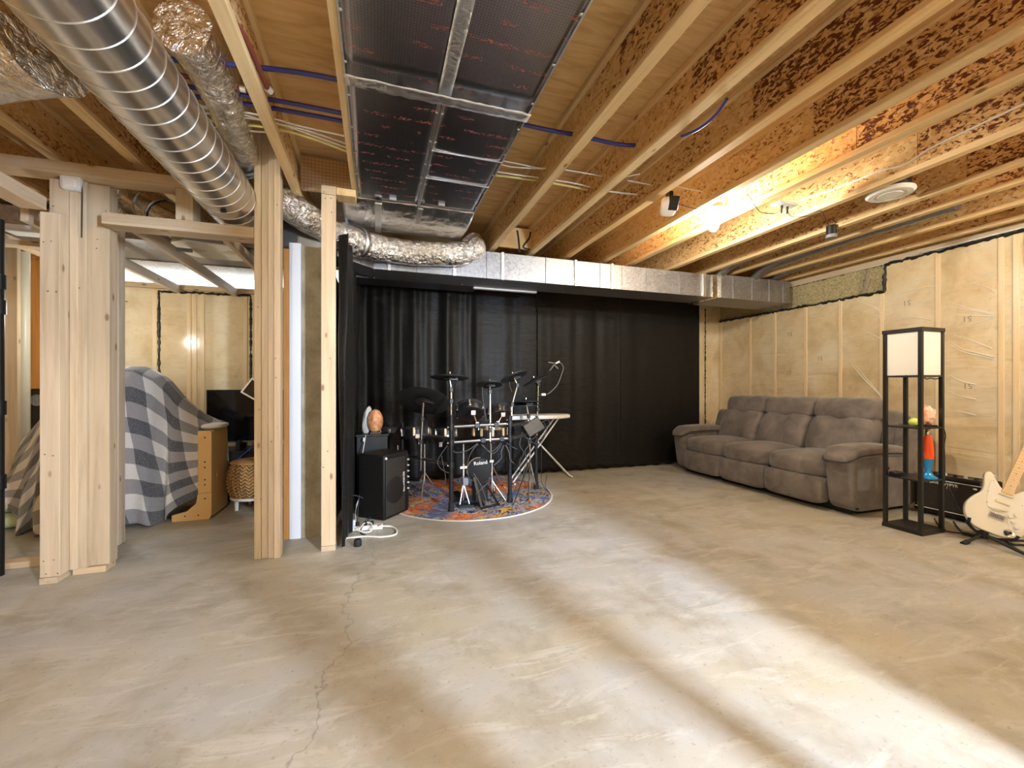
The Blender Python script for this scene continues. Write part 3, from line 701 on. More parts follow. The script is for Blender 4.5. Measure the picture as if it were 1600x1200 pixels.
# trunk duct
td = thing('trunk_duct', 'long rectangular sheet-metal trunk duct above the black curtains', 'duct', (2.0, 4.46, 2.35))
part_box('duct_run', 'galvanised', td, -0.04, 4.10, 4.26, 4.66, 2.352, 2.640, bevel=0.003)
part_box('duct_run', 'galvanised', td, 4.20, 5.40, 4.22, 4.72, 2.345, 2.645, bevel=0.003)
part_box('collar', 'brushed_steel', td, 4.09, 4.21, 4.245, 4.69, 2.348, 2.643, bevel=0.003)
m = MB(); m.prism([(-0.04, 4.26), (-0.34, 3.96), (-0.34, 4.3), (-0.04, 4.66)], (0, 0, 2.355), (1, 0, 0), (0, 1, 0), 0.28); m.build('angled_end', 'galvanised', td, bevel=0.003)
part_box('duct_run', 'dark_steel', td, -0.34, 1.12, 4.66, 4.98, 2.36, 2.56)
part_box('foam_strip', 'cable_white', td, at_y(739, 450, 4.7).x, at_y(837, 456, 4.7).x, 4.665, 4.72, 2.335, 2.352)
part_box('duct_run', 'dark_steel', td, -0.95, -0.345, 3.80, 4.25, 2.34, 2.63)
for px in (652, 761, 853, 938, 972, 1010, 1061): 
    x = at_y(px, 440, 4.26).x; part_box('cross_seam', 'galvanised', td, x - 0.004, x + 0.004, 4.252, 4.262, 2.352, 2.640, bevel=0.001)
for px in (608, 710, 785, 899, 956): 
    x = at_y(px, 440, 4.26).x; part_box('drive_cleat', 'tape', td, x - 0.016, x + 0.016, 4.247, 4.262, 2.348, 2.646)
for x in (4.205, 4.40, 4.72, 5.02, 5.27): part_box('cross_seam', 'galvanised', td, x - 0.004, x + 0.004, 4.213, 4.222, 2.345, 2.645, bevel=0.001)
x = at_y(1101, 440, 4.24).x; part_box('drive_cleat', 'tape', td, x - 0.02, x + 0.02, 4.235, 4.262, 2.346, 2.646)
sc = MB()
for px, y in ((702, 461), (880, 455), (1052, 465), (722, 444), (584, 434)):
    sc.lathe([(0.006, 0), (0.004, 0.006)], at_z(px, y, 2.352), 8, (0, 0, -1))
sc.build('screws', 'tape', td)
for x, l in ((4.20, 'left'), (4.76, 'middle'), (5.18, 'right')):
    flex('branch_duct', f'small silver branch duct rising behind the trunk duct, {l} of three', [(x + 0.04, 4.30, 2.62), (x + 0.03, 4.2, 2.70), (x + 0.02, 3.9, 2.76), (x, 3.0, 2.78), (x, 2.2, 2.78)] if x < 5 else [(x, 4.45, 2.62), (x, 4.3, 2.70), (x, 4.0, 2.76), (x, 3.2, 2.78)], 0.062, 'galvanised', 0.05, n=8, seg=16)

# foil panning
def panel(x0, x1, y0, y1, label, tapes=(), creases=()):
    o = MB()
    def f(u, v): return Vector((x0 + (x1 - x0) * u, y0 + (y1 - y0) * v, HB - 0.005 - 0.006 * math.sin(math.pi * u) * (0.6 + 0.4 * math.sin(v * 7))))
    o.grid(f, 10, 24); p = tag(o.build('foil_board', 'foil_grid', solid=0.004), label, 'ceiling panel', 'foil-faced ceiling panels')
    st = MB(); y = y0 + 0.12
    while y < y1 - 0.03:
        for x in (x0 + 0.012, x1 - 0.012): st.lathe([(0.009, 0), (0.004, 0.004)], (x, y, HB - 0.008), 8, (0, 0, -1))
        y += 0.27
    st.build('nail_caps', 'tape', p)
    e = MB()
    for x in (x0 + 0.004, x1 - 0.004): e.box(x - 0.004, x + 0.004, y0, y1, HB - 0.012, HB - 0.006)
    e.build('edge_trim', 'tape', p)
    for y in creases: MB().box(x0, x1, y - 0.003, y + 0.003, HB - 0.0165, HB - 0.010).build('crease', 'tape', p)
    return p
panel(-0.15, 0.313, -1.9, 2.10, 'near foil-faced panel on the ceiling, left half')
panel(0.317, 0.775, -1.9, 2.10, 'near foil-faced panel on the ceiling, right half, red print')
panel(-0.15, 0.313, 2.104, 3.40, 'far dark foil-faced panel, left half, past the tape')
panel(0.317, 0.775, 2.104, 3.40, 'far dark foil-faced panel, right half, two creases', creases=(2.58, 2.93))
def crinkle_tape(name, label, x0, x1, y0, y1, z, nu, nv):
    def f(u, v):
        p = Vector((x0 + (x1 - x0) * u, y0 + (y1 - y0) * v, z)); p.z -= 0.006 + 0.006 * noise.noise(p * 24); return p
    return tag(MB().grid(f, nu, nv).build(name, 'tape', solid=0.002), label, 'tape', 'foil tape on the panels')
crinkle_tape('foil_tape', 'foil tape across the panels in the middle of their length', -0.15, 0.78, 2.065, 2.14, HB - 0.012, 40, 4)
crinkle_tape('foil_tape', 'foil tape along the centre seam of the near panels', 0.285, 0.35, -1.9, 2.06, HB - 0.012, 4, 60)
def f(u, v):
    x = -0.265 + 1.045 * u; y = 3.41 + 0.64 * v
    sag = 0.05 * math.sin(math.pi * min(1, v * 1.0)) ** 1.0 + 0.10 * max(0, v - 0.75) * (1 if u < .95 else .4)
    p = Vector((x, y, HB - 0.004 + 0.0 - sag * 0.6)); p.z += 0.006 * noise.noise(p * 14); return p
sl = tag(MB().grid(f, 50, 26).build('foil_sheet', 'foil_smooth', solid=0.004), 'bright silver foil sheet between the dark panels and trunk duct', 'foil sheet')
MB().box(-0.02, 0.03, 3.39, 4.02, HB - 0.045, HB - 0.036).build('tape_strip', 'tape', sl)
MB().box(0.31, 0.35, 3.39, 3.7, HB - 0.045, HB - 0.036).build('tape_strip', 'tape', sl)
for px, y in ((614, 311), (690, 320)):
    p = at_z(px, y, HB - 0.02); MB().cbox(p, (0.05, 0.012, 0.02)).build('clip', 'galvanised', sl)
tag(MB().box(-0.545, -0.19, 3.42, 3.44, HB, DECK - 0.04).build('foil_baffle', 'foil_grid_upright', smooth=0), 'upright foil board closing the joist bay beside the middle post', 'panel')
# elbow duct in the den wall
el = thing('elbow_duct', 'short metal elbow duct seen above the doorway header', 'duct', (-1.6, 3.7, 2.4))
pp = [at_y(186, 292, 3.62), at_y(207, 303, 3.62), at_y(232, 318, 3.60), at_y(252, 333, 3.58), at_y(285, 356, 3.56)]
MB().tube(pp[:3], 0.105, 26).build('gore', 'brushed_steel', el); MB().tube(pp[2:4], 0.112, 26).build('gore', 'brushed_steel', el); MB().tube(pp[3:], 0.105, 26).build('gore', 'brushed_steel', el)
for i in (2, 3):
    d = (pp[i] - pp[i - 1]).normalized(); MB().lathe([(0.112, -0.008), (0.118, 0), (0.112, 0.008)], pp[i], 26, d, cap=False).build('bead', 'galvanised', el, solid=0.002)
c = at_y(212, 308, 3.70); d = (pp[2] - pp[0]).normalized(); a = d.orthogonal().normalized(); b = d.cross(a)
ring = [c + (a * math.cos(k * math.pi / 12) + b * math.sin(k * math.pi / 12)) * (0.165 + 0.012 * rnd.uniform(-1, 1)) for k in range(24)]
tag(MB().tube(ring, 0.028, 10, closed=True).build('flex_collar', 'foil', smooth=60), 'crinkled foil collar around the elbow duct opening', 'duct collar')
# den ceiling metal and plate
pn = thing('sheet_duct', 'sheet-metal duct underside spanning the den ceiling', 'duct', (-2.0, 4.9, 2.42))
part_box('sheet', 'galvanised', pn, -3.4, -1.0, 4.22, 4.86, 2.42, 2.60); part_box('sheet', 'brushed_steel', pn, -3.4, -0.62, 4.875, 5.5, 2.44, 2.60)
part_box('seam', 'dark_steel', pn, -3.4, -1.0, 4.855, 4.88, 2.412, 2.43)
br = thing('ceiling_plate', 'rounded white ceiling plate with two diamond recesses in the den', 'ceiling plate', (-1.38, 4.26, 2.36))
n = 40; out = []
for k in range(n):
    a = 2 * math.pi * k / n; cx, sx = math.cos(a), math.sin(a)
    out.append((0.27 * math.copysign(abs(cx) ** 0.6, cx), 0.24 * math.copysign(abs(sx) ** 0.6, sx)))
MB().prism(out, (-1.36, 4.24, 2.375), (1, 0, 0), (0, 1, 0), 0.03).build('plate', 'white_plastic', br, bevel=0.006)
for dx in (-0.12, 0.13): MB().prism([(-0.07, 0), (0, -0.06), (0.07, 0), (0, 0.06)], (-1.36 + dx, 4.22, 2.372), (1, 0, 0), (0, 1, 0), 0.003).build('recess', 'ceiling_panel', br)
part_box('hanger', 'dark_steel', br, -1.38, -1.34, 4.3, 4.34, 2.40, 2.425)
for a, b, l in (((213, 361), (348, 379), 'long'), ((253, 387), (300, 392), 'short')):
    y = 3.75 if l == 'long' else 4.0
    tag(MB().rod(at_y(*a, y), at_y(*b, y), 0.016).build('conduit', 'grey_metal'), f'{l} grey conduit under the den ceiling boards', 'conduit', 'den conduits')
tag(MB().tube([(-3.3, 4.4, 2.71), (-2.5, 4.3, 2.71), (-2.22, 4.2, 2.71)], 0.09, 20).build('metal_duct', 'brushed_steel'), 'round bright duct glimpsed left of the thick post top', 'duct')
tag(MB().box(-3.5, -2.2, 4.0, 4.2, 2.36, 2.39).build('duct_sheet', 'white_paint', bevel=0.002), 'white metal sheet overhead at far left of the den', 'duct sheet')

# ------------------------------------------------------------------ pipes and wires in the joist bays
def pipe(name, label, cat, pts, r, mat, group, smooth=6):
    return tag(MB().tube(pts, r, 10, smooth=smooth).build(name, mat, smooth=60), label, cat, group)
z = 2.80
G = 'water pipes through the joists'
pipe('water_pipe', 'single blue water pipe nearest the camera', 'pipe', [at_z(215, 89, z), at_z(380, 103, z), at_z(535, 126, z), at_z(815, 194, z) + Vector((0, 0.0, 0)), at_z(905, 212, z), at_z(970, 226, z), at_z(1022, 226, z)], 0.0125, 'blue_pipe', G)
pipe('water_pipe', 'upper blue pipe of the close pair left of the foil panels', 'pipe', [at_z(270, 132, z), at_z(420, 155, z), at_z(560, 182, z)], 0.0125, 'blue_pipe', G)
pipe('water_pipe', 'lower blue pipe of the close pair left of the foil panels', 'pipe', [at_z(290, 149, z), at_z(420, 168, z), at_z(560, 194, z)], 0.0125, 'blue_pipe', G)
rp = thing('water_pipe', 'dark red water pipe with white end fitting', 'pipe', at_z(330, 130, z), G)
MB().tube([at_z(265, 114, z), at_z(375, 138, z)], 0.0125, 10).build('pipe_body', 'red_pipe', rp)
MB().rod(at_z(375, 138, z), at_z(384, 140, z), 0.017).build('fitting', 'white_plastic', rp)
rp = thing('water_pipe', 'dark red pipe running along the joist with white elbow', 'pipe', at_z(400, 100, z - 0.06), G)
MB().tube([at_z(372, 40, z - 0.04), at_z(388, 68, z - 0.04), at_z(418, 138, z - 0.04)], 0.0125, 10).build('pipe_body', 'red_pipe', rp)
MB().rod(at_z(417, 137, z - 0.04), at_z(423, 143, z - 0.04), 0.018).build('fitting', 'white_plastic', rp)
G = 'cables through the joists'
for k, (pts, m, l) in enumerate([
    ([(305, 164), (360, 172), (410, 181), (470, 197), (545, 214)], 'cable_white', 'topmost white cable left of the foil panels'),
    ([(308, 168), (365, 175), (420, 190), (480, 204), (545, 226)], 'cable_white', 'second white cable left of the foil panels'),
    ([(312, 176), (370, 182), (430, 192), (490, 212), (545, 232)], 'cable_white', 'third white cable left of the foil panels'),
    ([(320, 187), (380, 194), (440, 203), (500, 220), (550, 239)], 'cable_yellow', 'yellow cable among white ones left of the foil panels'),
    ([(328, 198), (370, 202), (410, 206), (460, 208), (550, 240)], 'cable_white', 'lowest white cable left of the foil panels')]):
    pipe('house_cable', l, 'cable', [at_z(a, b, 2.78) for a, b in pts], 0.0055 if m == 'cable_white' else 0.008, m, G)
for pts, m, l, r in [
    ([(772, 249), (800, 254), (840, 262), (868, 263), (905, 269), (960, 277), (1000, 272)], 'cable_white', 'upper white cable right of the foil panels', 0.0045),
    ([(772, 253), (795, 260), (830, 263), (868, 264)], 'cable_white', 'short sagging white cable right of the foil panels', 0.0045),
    ([(764, 266), (800, 272), (850, 279), (900, 287), (930, 295)], 'cable_white', 'middle white cable right of the foil panels', 0.0055),
    ([(764, 273), (800, 277), (850, 284), (900, 293), (930, 300)], 'cable_yellow', 'yellowish cable right of the foil panels', 0.008),
    ([(940, 297), (975, 302), (1012, 305)], 'cable_white', 'white cable stub ending in the fourth joist bay', 0.0065),
    ([(980, 282), (1020, 289), (1045, 289), (1078, 296), (1100, 300)], 'cable_white', 'white cable reaching the lamp joist', 0.0045)]:
    pipe('house_cable', l, 'cable', [at_z(a, b, 2.80) for a, b in pts], r, m, G)
pipe('house_cable', 'dark and white cable drooping below the second joist', 'cable', [at_z(1065, 213, 2.68), at_z(1085, 205, 2.655), at_z(1105, 192, 2.65), at_z(1122, 175, 2.66), at_z(1136, 154, 2.68)], 0.008, 'blue_pipe', G)
xw = JX[4] - 0.013
pipe('house_cable', 'white cable stapled along the joist right of the bulb', 'cable', [at_x(1350, 227, xw), at_x(1450, 178, xw), at_x(1520, 146, xw), at_x(1620, 98, xw)], 0.006, 'cable_white', G)
xw = JX[5] - 0.013
pipe('house_cable', 'white cable leaving the junction plate along its joist', 'cable', [at_x(1250, 313, xw), at_x(1310, 293, xw), at_x(1375, 267, xw), at_x(1415, 256, xw), at_x(1457, 230, xw), at_x(1530, 195, xw), at_x(1620, 153, xw)], 0.006, 'cable_white', G)

# ------------------------------------------------------------------ ceiling fittings
def bulb(loc, label, mat, cord=0):
    t = thing('bulb_holder', label, 'light', (loc[0], loc[1], loc[2]), 'bare bulbs in lampholders')
    x, y, z = loc
    part_box('junction_box', 'dark_steel', t, x - 0.05, x + 0.05, y - 0.05, y + 0.05, z + 0.14, z + 0.19)
    MB().lathe([(0.062, 0.0), (0.064, 0.006), (0.055, 0.02), (0.030, 0.03)][::-1], (x, y, z + 0.145), 28, (0, 0, -1)).build('lampholder', 'porcelain', t)
    MB().rod((x, y, z + 0.055), (x, y, z + 0.13), 0.021, seg=20).build('socket', 'porcelain', t)
    MB().lathe([(0.004, -0.056), (0.022, -0.048), (0.038, -0.028), (0.045, 0), (0.041, 0.022), (0.028, 0.045), (0.018, 0.058)], (x, y, z), 22).build('bulb', mat, t)
    part_box('hanger_bar', 'dark_steel', t, x - 0.24, x + 0.2, y - 0.01, y + 0.01, z + 0.185, z + 0.192)
    if cord: MB().rod((x, y, z + 0.19), (x, y, cord), 0.004, seg=8).build('cord', 'cable_black', t)
    return t
b = at_z(1115, 352, 2.60)
bulb((b.x, b.y, 2.60), 'lit bare bulb in white lampholder between the fourth and fifth joists', 'bulb_front')
bulb((4.26, 0.15, 2.62), 'lit bare bulb on the ceiling beside the right wall, out of view', 'bulb_side')
bulb((-0.80, -0.75, 2.62), 'lit bare bulb on the ceiling behind the camera, left side', 'bulb_rear')
bulb((-2.35, 4.62, 1.78), 'lit bare bulb on a cord in the den behind the thick left post', 'bulb_den', 2.42)
# round diffuser
v = at_z(1391, 306, 2.665)
t = thing('ceiling_diffuser', 'round white stepped diffuser hanging between joists at right', 'vent', (v.x, v.y, v.z))
MB().lathe([(0.02, 0.0), (0.075, 0.0), (0.078, 0.010), (0.092, 0.012), (0.095, 0.002), (0.132, 0.004), (0.148, 0.018), (0.145, 0.032), (0.12, 0.034)], v, 44).build('rings', 'white_plastic', t)
MB().lathe([(0.12, 0.034), (0.12, 0.16)], v, 36).build('boot', 'black_plastic', t)
# speaker-like sensor under the third joist
v = at_z(1046, 322, 2.652)
t = thing('camera_mount', 'small black and white wedge-shaped sensor under a joist', 'sensor', v)
fr = frame((0.9, -0.3, 0), (0.2, 0.75, 0.55))
MB().pillow((0, 0, 0), (0.062, 0.022, 0.075), 0.5).move(Matrix.Translation(v + Vector((-0.01, 0, -0.005))) @ fr.to_4x4()).build('white_back', 'white_plastic', t)
MB().cbox((0, 0, 0), (0.085, 0.03, 0.11)).move(Matrix.Translation(v + Vector((0.012, -0.03, 0.012))) @ fr.to_4x4()).build('dark_face', 'black_plastic', t, bevel=0.008)
MB().cbox(v + Vector((0.0, 0.0, 0.09)), (0.04, 0.05, 0.05)).build('bracket', 'black_plastic', t, bevel=0.004)
# spotlight
v = at_z(1299, 362, 2.64)
t = thing('ceiling_spotlight', 'small black can spotlight clipped under a joist at right', 'spotlight', v)
MB().rod(v + Vector((0, 0, -0.03)), v + Vector((0, 0, 0.055)), 0.042, 0.040, 24).build('can', 'black_plastic', t)
MB().lathe([(0.044, 0.0), (0.044, 0.03), (0.036, 0.03)], v + Vector((0, 0, -0.06)), 24).build('lens_ring', 'grey_metal', t)
MB().tube([v + Vector((-0.03, 0, 0.05)), v + Vector((-0.05, 0, 0.09)), v + Vector((0, 0, 0.12)), v + Vector((0.06, 0, 0.08)), v + Vector((0.05, 0, 0.03))], 0.003, 6, smooth=5).build('wire', 'cable_black', t)
part_box('bracket', 'black_plastic', t, v.x - 0.01, v.x + 0.12, v.y - 0.01, v.y + 0.01, v.z + 0.035, v.z + 0.05)
v = at_z(1226, 320, 2.665)
t = thing('junction_plate', 'white wiring plate with two black leads under a joist', 'junction box', v)
MB().cbox(v, (0.20, 0.09, 0.02)).build('plate', 'white_plastic', t, bevel=0.006)
for dx in (-0.03, 0.03): MB().rod(v + Vector((dx, 0, -0.01)), v + Vector((dx - 0.005, 0, -0.07)), 0.009, 0.006).build('plug', 'black_plastic', t)
G = 'thin black leads on the ceiling'
pipe('sensor_lead', 'thin black lead from the wedge sensor to the bulb', 'cable', [at_z(1060, 319, 2.65), at_z(1085, 326, 2.63), at_z(1103, 331, 2.64)], 0.003, 'cable_black', G)
pipe('sensor_lead', 'thin black lead from bulb joist to the white plate', 'cable', [at_z(1155, 306, 2.67), at_z(1169, 305, 2.66), at_z(1180, 322, 2.65), at_z(1190, 332, 2.64), at_z(1212, 333, 2.63), at_z(1223, 325, 2.63)], 0.003, 'cable_black', G)
pipe('sensor_lead', 'thin black lead from the white plate to the can spotlight', 'cable', [at_z(1231, 325, 2.63), at_z(1233, 335, 2.62), at_z(1242, 339, 2.62), at_z(1265, 337, 2.63), at_z(1284, 330, 2.65), at_z(1292, 350, 2.68)], 0.003, 'cable_black', G)
# white detector box on the left post
v = at_y(112, 283, 3.33)
t = thing('motion_detector', 'white boxy detector on the thick left post near the top', 'detector', v)
MB().pillow(v, (0.052, 0.022, 0.062), 0.4).build('housing', 'white_plastic', t)
MB().pillow(v + Vector((0, -0.018, -0.018)), (0.036, 0.010, 0.03), 0.5).build('lens', 'shade_paper', t)
MB().tube([v + Vector((0.02, 0.005, 0.06)), v + Vector((0.04, 0.0, 0.03)), v + Vector((0.052, 0, -0.06)), v + Vector((0.05, 0, -0.35))], 0.003, 6, smooth=5).build('wire', 'cable_black', t)

# ------------------------------------------------------------------ curtains
def curtain(name, label, p0, p1, z0, z1, waves, amp, seed, nu=150, nv=46, flare=0.0):
    p0, p1 = Vector(p0), Vector(p1); L = (p1 - p0).length; d = (p1 - p0) / L; n = Vector((-d.y, d.x, 0)); r = random.Random(seed)
    ph = [r.uniform(0, 6.28) for _ in range(8)]; fr = [waves * k for k in (0.45, 1.0, 1.7, 2.9)]; am = [amp * k for k in (0.8, 1.0, 0.5, 0.22)]
    def f(u, v):
        h = v; z = z0 + (z1 - z0) * v; o = 0
        for k in range(4):
            o += am[k] * math.sin(2 * math.pi * fr[k] * (u + 0.012 * math.sin(3 * v + ph[k + 4])) + ph[k]) * (0.75 + 0.25 * math.sin(2.2 * v + ph[k + 4]))
        o += amp * 0.35 * noise.noise(Vector((u * 9, v * 6, seed)))
        p = p0 + d * (L * u) + n * o
        p.z = z + (0.012 * math.sin(u * 40 + seed) * (1 - v) if v < 0.05 else 0)
        return p
    return tag(MB().grid(f, nu, nv).build(name, 'black_satin', smooth=80, solid=0.003), label, 'curtain', 'black curtains round the drum nook')
curtain('blackout_curtain', 'pleated black curtain at left end behind the cymbals', (-0.33, 5.28, 0), (1.24, 5.28, 0), 0.03, 2.62, 4.2, 0.030, 3, 220)
curtain('blackout_curtain', 'narrow black curtain directly behind the small cymbals', (1.245, 5.29, 0), (2.08, 5.29, 0), 0.03, 2.62, 2.4, 0.008, 5)
curtain('blackout_curtain', 'black curtain right of the drums behind the gooseneck clip', (2.09, 5.28, 0), (3.39, 5.28, 0), 0.03, 2.62, 2.6, 0.009, 9, 180)
curtain('blackout_curtain', 'smooth black curtain nearest the sofa', (3.40, 5.285, 0), (4.84, 5.285, 0), 0.025, 2.62, 1.7, 0.007, 12, 180)
curtain('blackout_curtain', 'black side curtain gathered beside the single stud post', (-0.235, 3.27, 0), (-0.25, 5.22, 0), 0.01, 2.335, 7, 0.030, 21, 240)

# ------------------------------------------------------------------ reclining sofa
S = thing('reclining_sofa', 'long grey-brown velour reclining sofa with three seats', 'sofa', (4.55, 3.78, 0))
vel = 'sofa_velour'
part_box('plinth', 'black_plastic', S, 4.22, 4.98, 2.70, 4.86, 0.0, 0.10, bevel=0.01)
def arm(y0, y1):
    c = (y0 + y1) / 2; hw = (y1 - y0) / 2
    def body(p):
        q = p.copy()
        if p.x < 0: q.x = p.x * (0.93 + 0.07 * p.z) - 0.02 * (p.z + 1) * 0.5
        q.y = p.y * (1 - 0.10 * max(0, p.x)); return q
    MB().pillow((4.56, c, 0.305), (0.50, hw, 0.262), 0.22, body, 40, 20).build('arm_panel', vel, S, smooth=60)
    def pad(p):
        q = p.copy(); q.z += 0.45 * (1 - ((p.x + 0.05) ** 2)) - (1.1 * max(0, -p.x - 0.70) * 2.6); q.y = p.y * (1.0 + 0.10 * (p.x < 0) * -p.x); return q
    o = MB().pillow((4.47, c, 0.566), (0.440, hw + 0.016, 0.058), 0.48, pad, 48, 18).build('arm_pad', vel, S, smooth=70)
    w = []
    for k in range(36):
        a = 2 * math.pi * k / 36; sp = lambda x: math.copysign(abs(x) ** 0.48, x)
        q = pad(Vector((sp(math.cos(a)), sp(math.sin(a)), -0.28)))
        w.append((4.47 + q.x * 0.444, c + q.y * (hw + 0.020), 0.566 + q.z * 0.058))
    MB().tube(w, 0.006, 6, closed=True).build('welt', 'sofa_welt', o)
arm(2.60, 2.85); arm(4.74, 4.97)
for k, (a, b) in enumerate(((2.853, 3.48), (3.485, 4.11), (4.115, 4.737))):
    c = (a + b) / 2; h = (b - a) / 2
    def seat(p):
        q = p.copy(); q.z += 0.22 * (1 - p.x * p.x) * (1 - p.y * p.y); q.z -= 0.07 * math.exp(-((p.y) / 0.10) ** 2) * (p.z > 0) * (0.4 + 0.6 * (p.x < 0.3)); return q
    MB().pillow((4.43, c, 0.40), (0.375, h, 0.108), 0.38, seat, 56, 22).build('seat_cushion', vel, S, smooth=70)
    def foot(p):
        q = p.copy(); q.x = p.x - 0.25 * (1 - p.z * p.z); return q
    MB().pillow((4.13, c, 0.19), (0.075, h * 0.995, 0.135), 0.32, foot, 40, 18).build('footrest_panel', vel, S, smooth=70)
    def low(p):
        q = p.copy(); m = math.exp(-(p.y / 0.13) ** 2); q.x = p.x * (1 + 0.25 * (1 - p.z * p.z)) + (0.34 * m if p.x < 0 else 0) + p.z * 0.62; return q
    MB().pillow((4.815, c, 0.66), (0.13, h * 0.995, 0.235), 0.42, low, 56, 24).build('back_cushion', vel, S, smooth=70)
    def head(p):
        q = p.copy(); q.x += 0.22 * p.z - 0.12 * (1 - p.z * p.z); q.z += 0.03 * math.sin(p.y * 9) * p.z; return q
    MB().pillow((4.925, c, 0.955), (0.122, h * 0.995, 0.122), 0.42, head, 56, 22).build('headrest', vel, S, smooth=70)
    MB().tube([(4.835, a + 0.02, 0.842), (4.80, c, 0.840), (4.835, b - 0.02, 0.842)], 0.005, 6, smooth=8).build('welt', 'sofa_welt', S)
def shell(p):
    q = p.copy(); q.x += 0.9 * p.z; return q
MB().pillow((4.98, 3.785, 0.52), (0.09, 1.10, 0.44), 0.2, shell, 40, 18).build('back_shell', vel, S, smooth=60)
for y in (2.66, 4.91): MB().pillow((4.93, y, 0.66), (0.10, 0.06, 0.20), 0.35, lambda p: Vector((p.x + 0.6 * p.z, p.y, p.z))).build('back_wing', vel, S, smooth=70)
part_box('control_panel', 'black_plastic', S, 4.50, 4.58, 2.592, 2.60, 0.42, 0.445)
part_box('side_tag', 'black_plastic', S, 4.13, 4.17, 2.595, 2.602, 0.075, 0.095)

# ------------------------------------------------------------------ shelf lamp
X0, X1, Y0, Y1 = 4.145, 4.437, 2.128, 2.398
L = thing('shelf_lamp', 'tall square black shelf floor lamp with white paper shade', 'lamp', (4.29, 2.263, 0))
pw = 0.027
for x in (X0, X1 - pw):
    for y in (Y0, Y1 - pw): part_box('post', 'black_metal', L, x, x + pw, y, y + pw, 0.03, 1.655)
part_box('base_board', 'black_metal', L, X0 - 0.004, X1 + 0.004, Y0 - 0.004, Y1 + 0.004, 0, 0.032)
part_box('top_frame', 'black_metal', L, X0 - 0.004, X1 + 0.004, Y0 - 0.004, Y1 + 0.004, 1.65, 1.680)
for z in (0.442, 0.868, 1.292): part_box('shelf_board', 'black_metal', L, X0 + 0.001, X1 - 0.001, Y0 + 0.001, Y1 - 0.001, z - 0.012, z)
sh = MB()
for (a0, a1, b0, b1) in ((X0 + pw, X1 - pw, Y0 + 0.012, Y0 + 0.014), (X0 + pw, X1 - pw, Y1 - 0.014, Y1 - 0.012), (X0 + 0.012, X0 + 0.014, Y0 + pw, Y1 - pw), (X1 - 0.014, X1 - 0.012, Y0 + pw, Y1 - pw)):
    sh.box(a0, a1, b0, b1, 1.294, 1.648)
sh.build('lamp_shade', 'shade_paper', L, smooth=0)
MB().tube([(4.29, 2.20, 1.285), (4.31, 2.18, 1.262), (4.34, 2.17, 1.27), (4.38, 2.16, 1.262), (4.425, 2.15, 1.272)], 0.004, 6, smooth=5).build('cord', 'cable_black', L)
MB().tube([(4.27, 2.20, 1.28), (4.27, 2.20, 1.15)], 0.0025, 6).build('pull_chain', 'cable_white', L)
MB().tube([(4.445, 2.14, 0.86), (4.452, 2.13, 0.80), (4.448, 2.135, 0.72), (4.442, 2.13, 0.6), (4.444, 2.13, 0.4)], 0.004, 6, smooth=5).build('cord', 'cable_black', L)
v = at_z(1426, 662, 0.868 + 0.034)
tag(MB().ball((4.25, 2.235, 0.868 + 0.036), 0.034).build('tennis_ball', 'lime_ball'), 'yellow-green ball on the lamp shelf beside the pink crystal', 'ball')
t = thing('crystal_lamp', 'pink crystal chunk lamp on the upper lamp shelf', 'crystal lamp', (4.36, 2.205, 0.868))
part_box('base_plate', 'black_plastic', t, 4.30, 4.415, 2.16, 2.255, 0.868, 0.880)
m = MB().ball((4.358, 2.207, 0.955), 0.075, 14, 9, 0.35, (0.80, 0.70, 1.15))
for i, p in enumerate(m.v): 
    if p.z < 0.882: m.v[i].z = 0.881
m.build('crystal', 'pink_crystal', t, smooth=15)
t = thing('lava_lamp', 'lava lamp with orange glass and shiny blue base', 'lava lamp', (4.345, 2.19, 0.442))
MB().lathe([(0.062, 0), (0.060, 0.008), (0.035, 0.026), (0.020, 0.055), (0.024, 0.09), (0.038, 0.158)], (4.345, 2.19, 0.442), 28).build('base', 'blue_gloss', t)
MB().lathe([(0.037, 0.160), (0.039, 0.19), (0.036, 0.25), (0.027, 0.32), (0.022, 0.355)], (4.345, 2.19, 0.442), 28).build('glass', 'wax_orange', t)
MB().lathe([(0.022, 0.356), (0.021, 0.38), (0.017, 0.395), (0.015, 0.41)], (4.345, 2.19, 0.442), 24).build('cap', 'brushed_steel', t)
tag(MB().box(4.17, 4.26, 2.30, 2.37, 0.442, 0.475).build('remote_control', 'black_plastic', bevel=0.006), 'small dark gadget at the back of the lower lamp shelf', 'gadget')

# ------------------------------------------------------------------ amplifier by the lamp
A = thing('guitar_amplifier', 'wide black guitar amplifier standing behind the shelf lamp', 'amplifier', (5.03, 2.32, 0))
part_box('cabinet', 'tolex', A, 4.90, 5.16, 2.085, 2.575, 0.025, 0.375, bevel=0.012)
part_box('grille', 'grille_mesh', A, 4.892, 4.90, 2.11, 2.55, 0.075, 0.335, bevel=0.002)
MB().tube([(4.892, 2.10, 0.342), (4.892, 2.56, 0.342)], 0.004, 8).build('piping', 'silver_text', A); MB().tube([(4.892, 2.10, 0.068), (4.892, 2.56, 0.068)], 0.004, 8).build('piping', 'silver_text', A)
part_box('control_panel', 'black_plastic', A, 4.93, 5.05, 2.12, 2.54, 0.374, 0.382)
for k in range(5): MB().lathe([(0.014, 0), (0.013, 0.012), (0.010, 0.022)], (4.97, 2.17 + 0.07 * k, 0.382), 16).build('knob', 'silver_text' if k in (1, 3) else 'black_plastic', A)
MB().tube([(5.0, 2.105, 0.376), (5.0, 2.105, 0.425), (5.08, 2.105, 0.425), (5.08, 2.105, 0.376)], 0.010, 8).build('handle', 'silver_text', A)
for y in (2.10, 2.56): part_box('corner_guard', 'grey_metal', A, 4.893, 4.93, y - 0.018, y + 0.018, 0.345, 0.38, bevel=0.006)
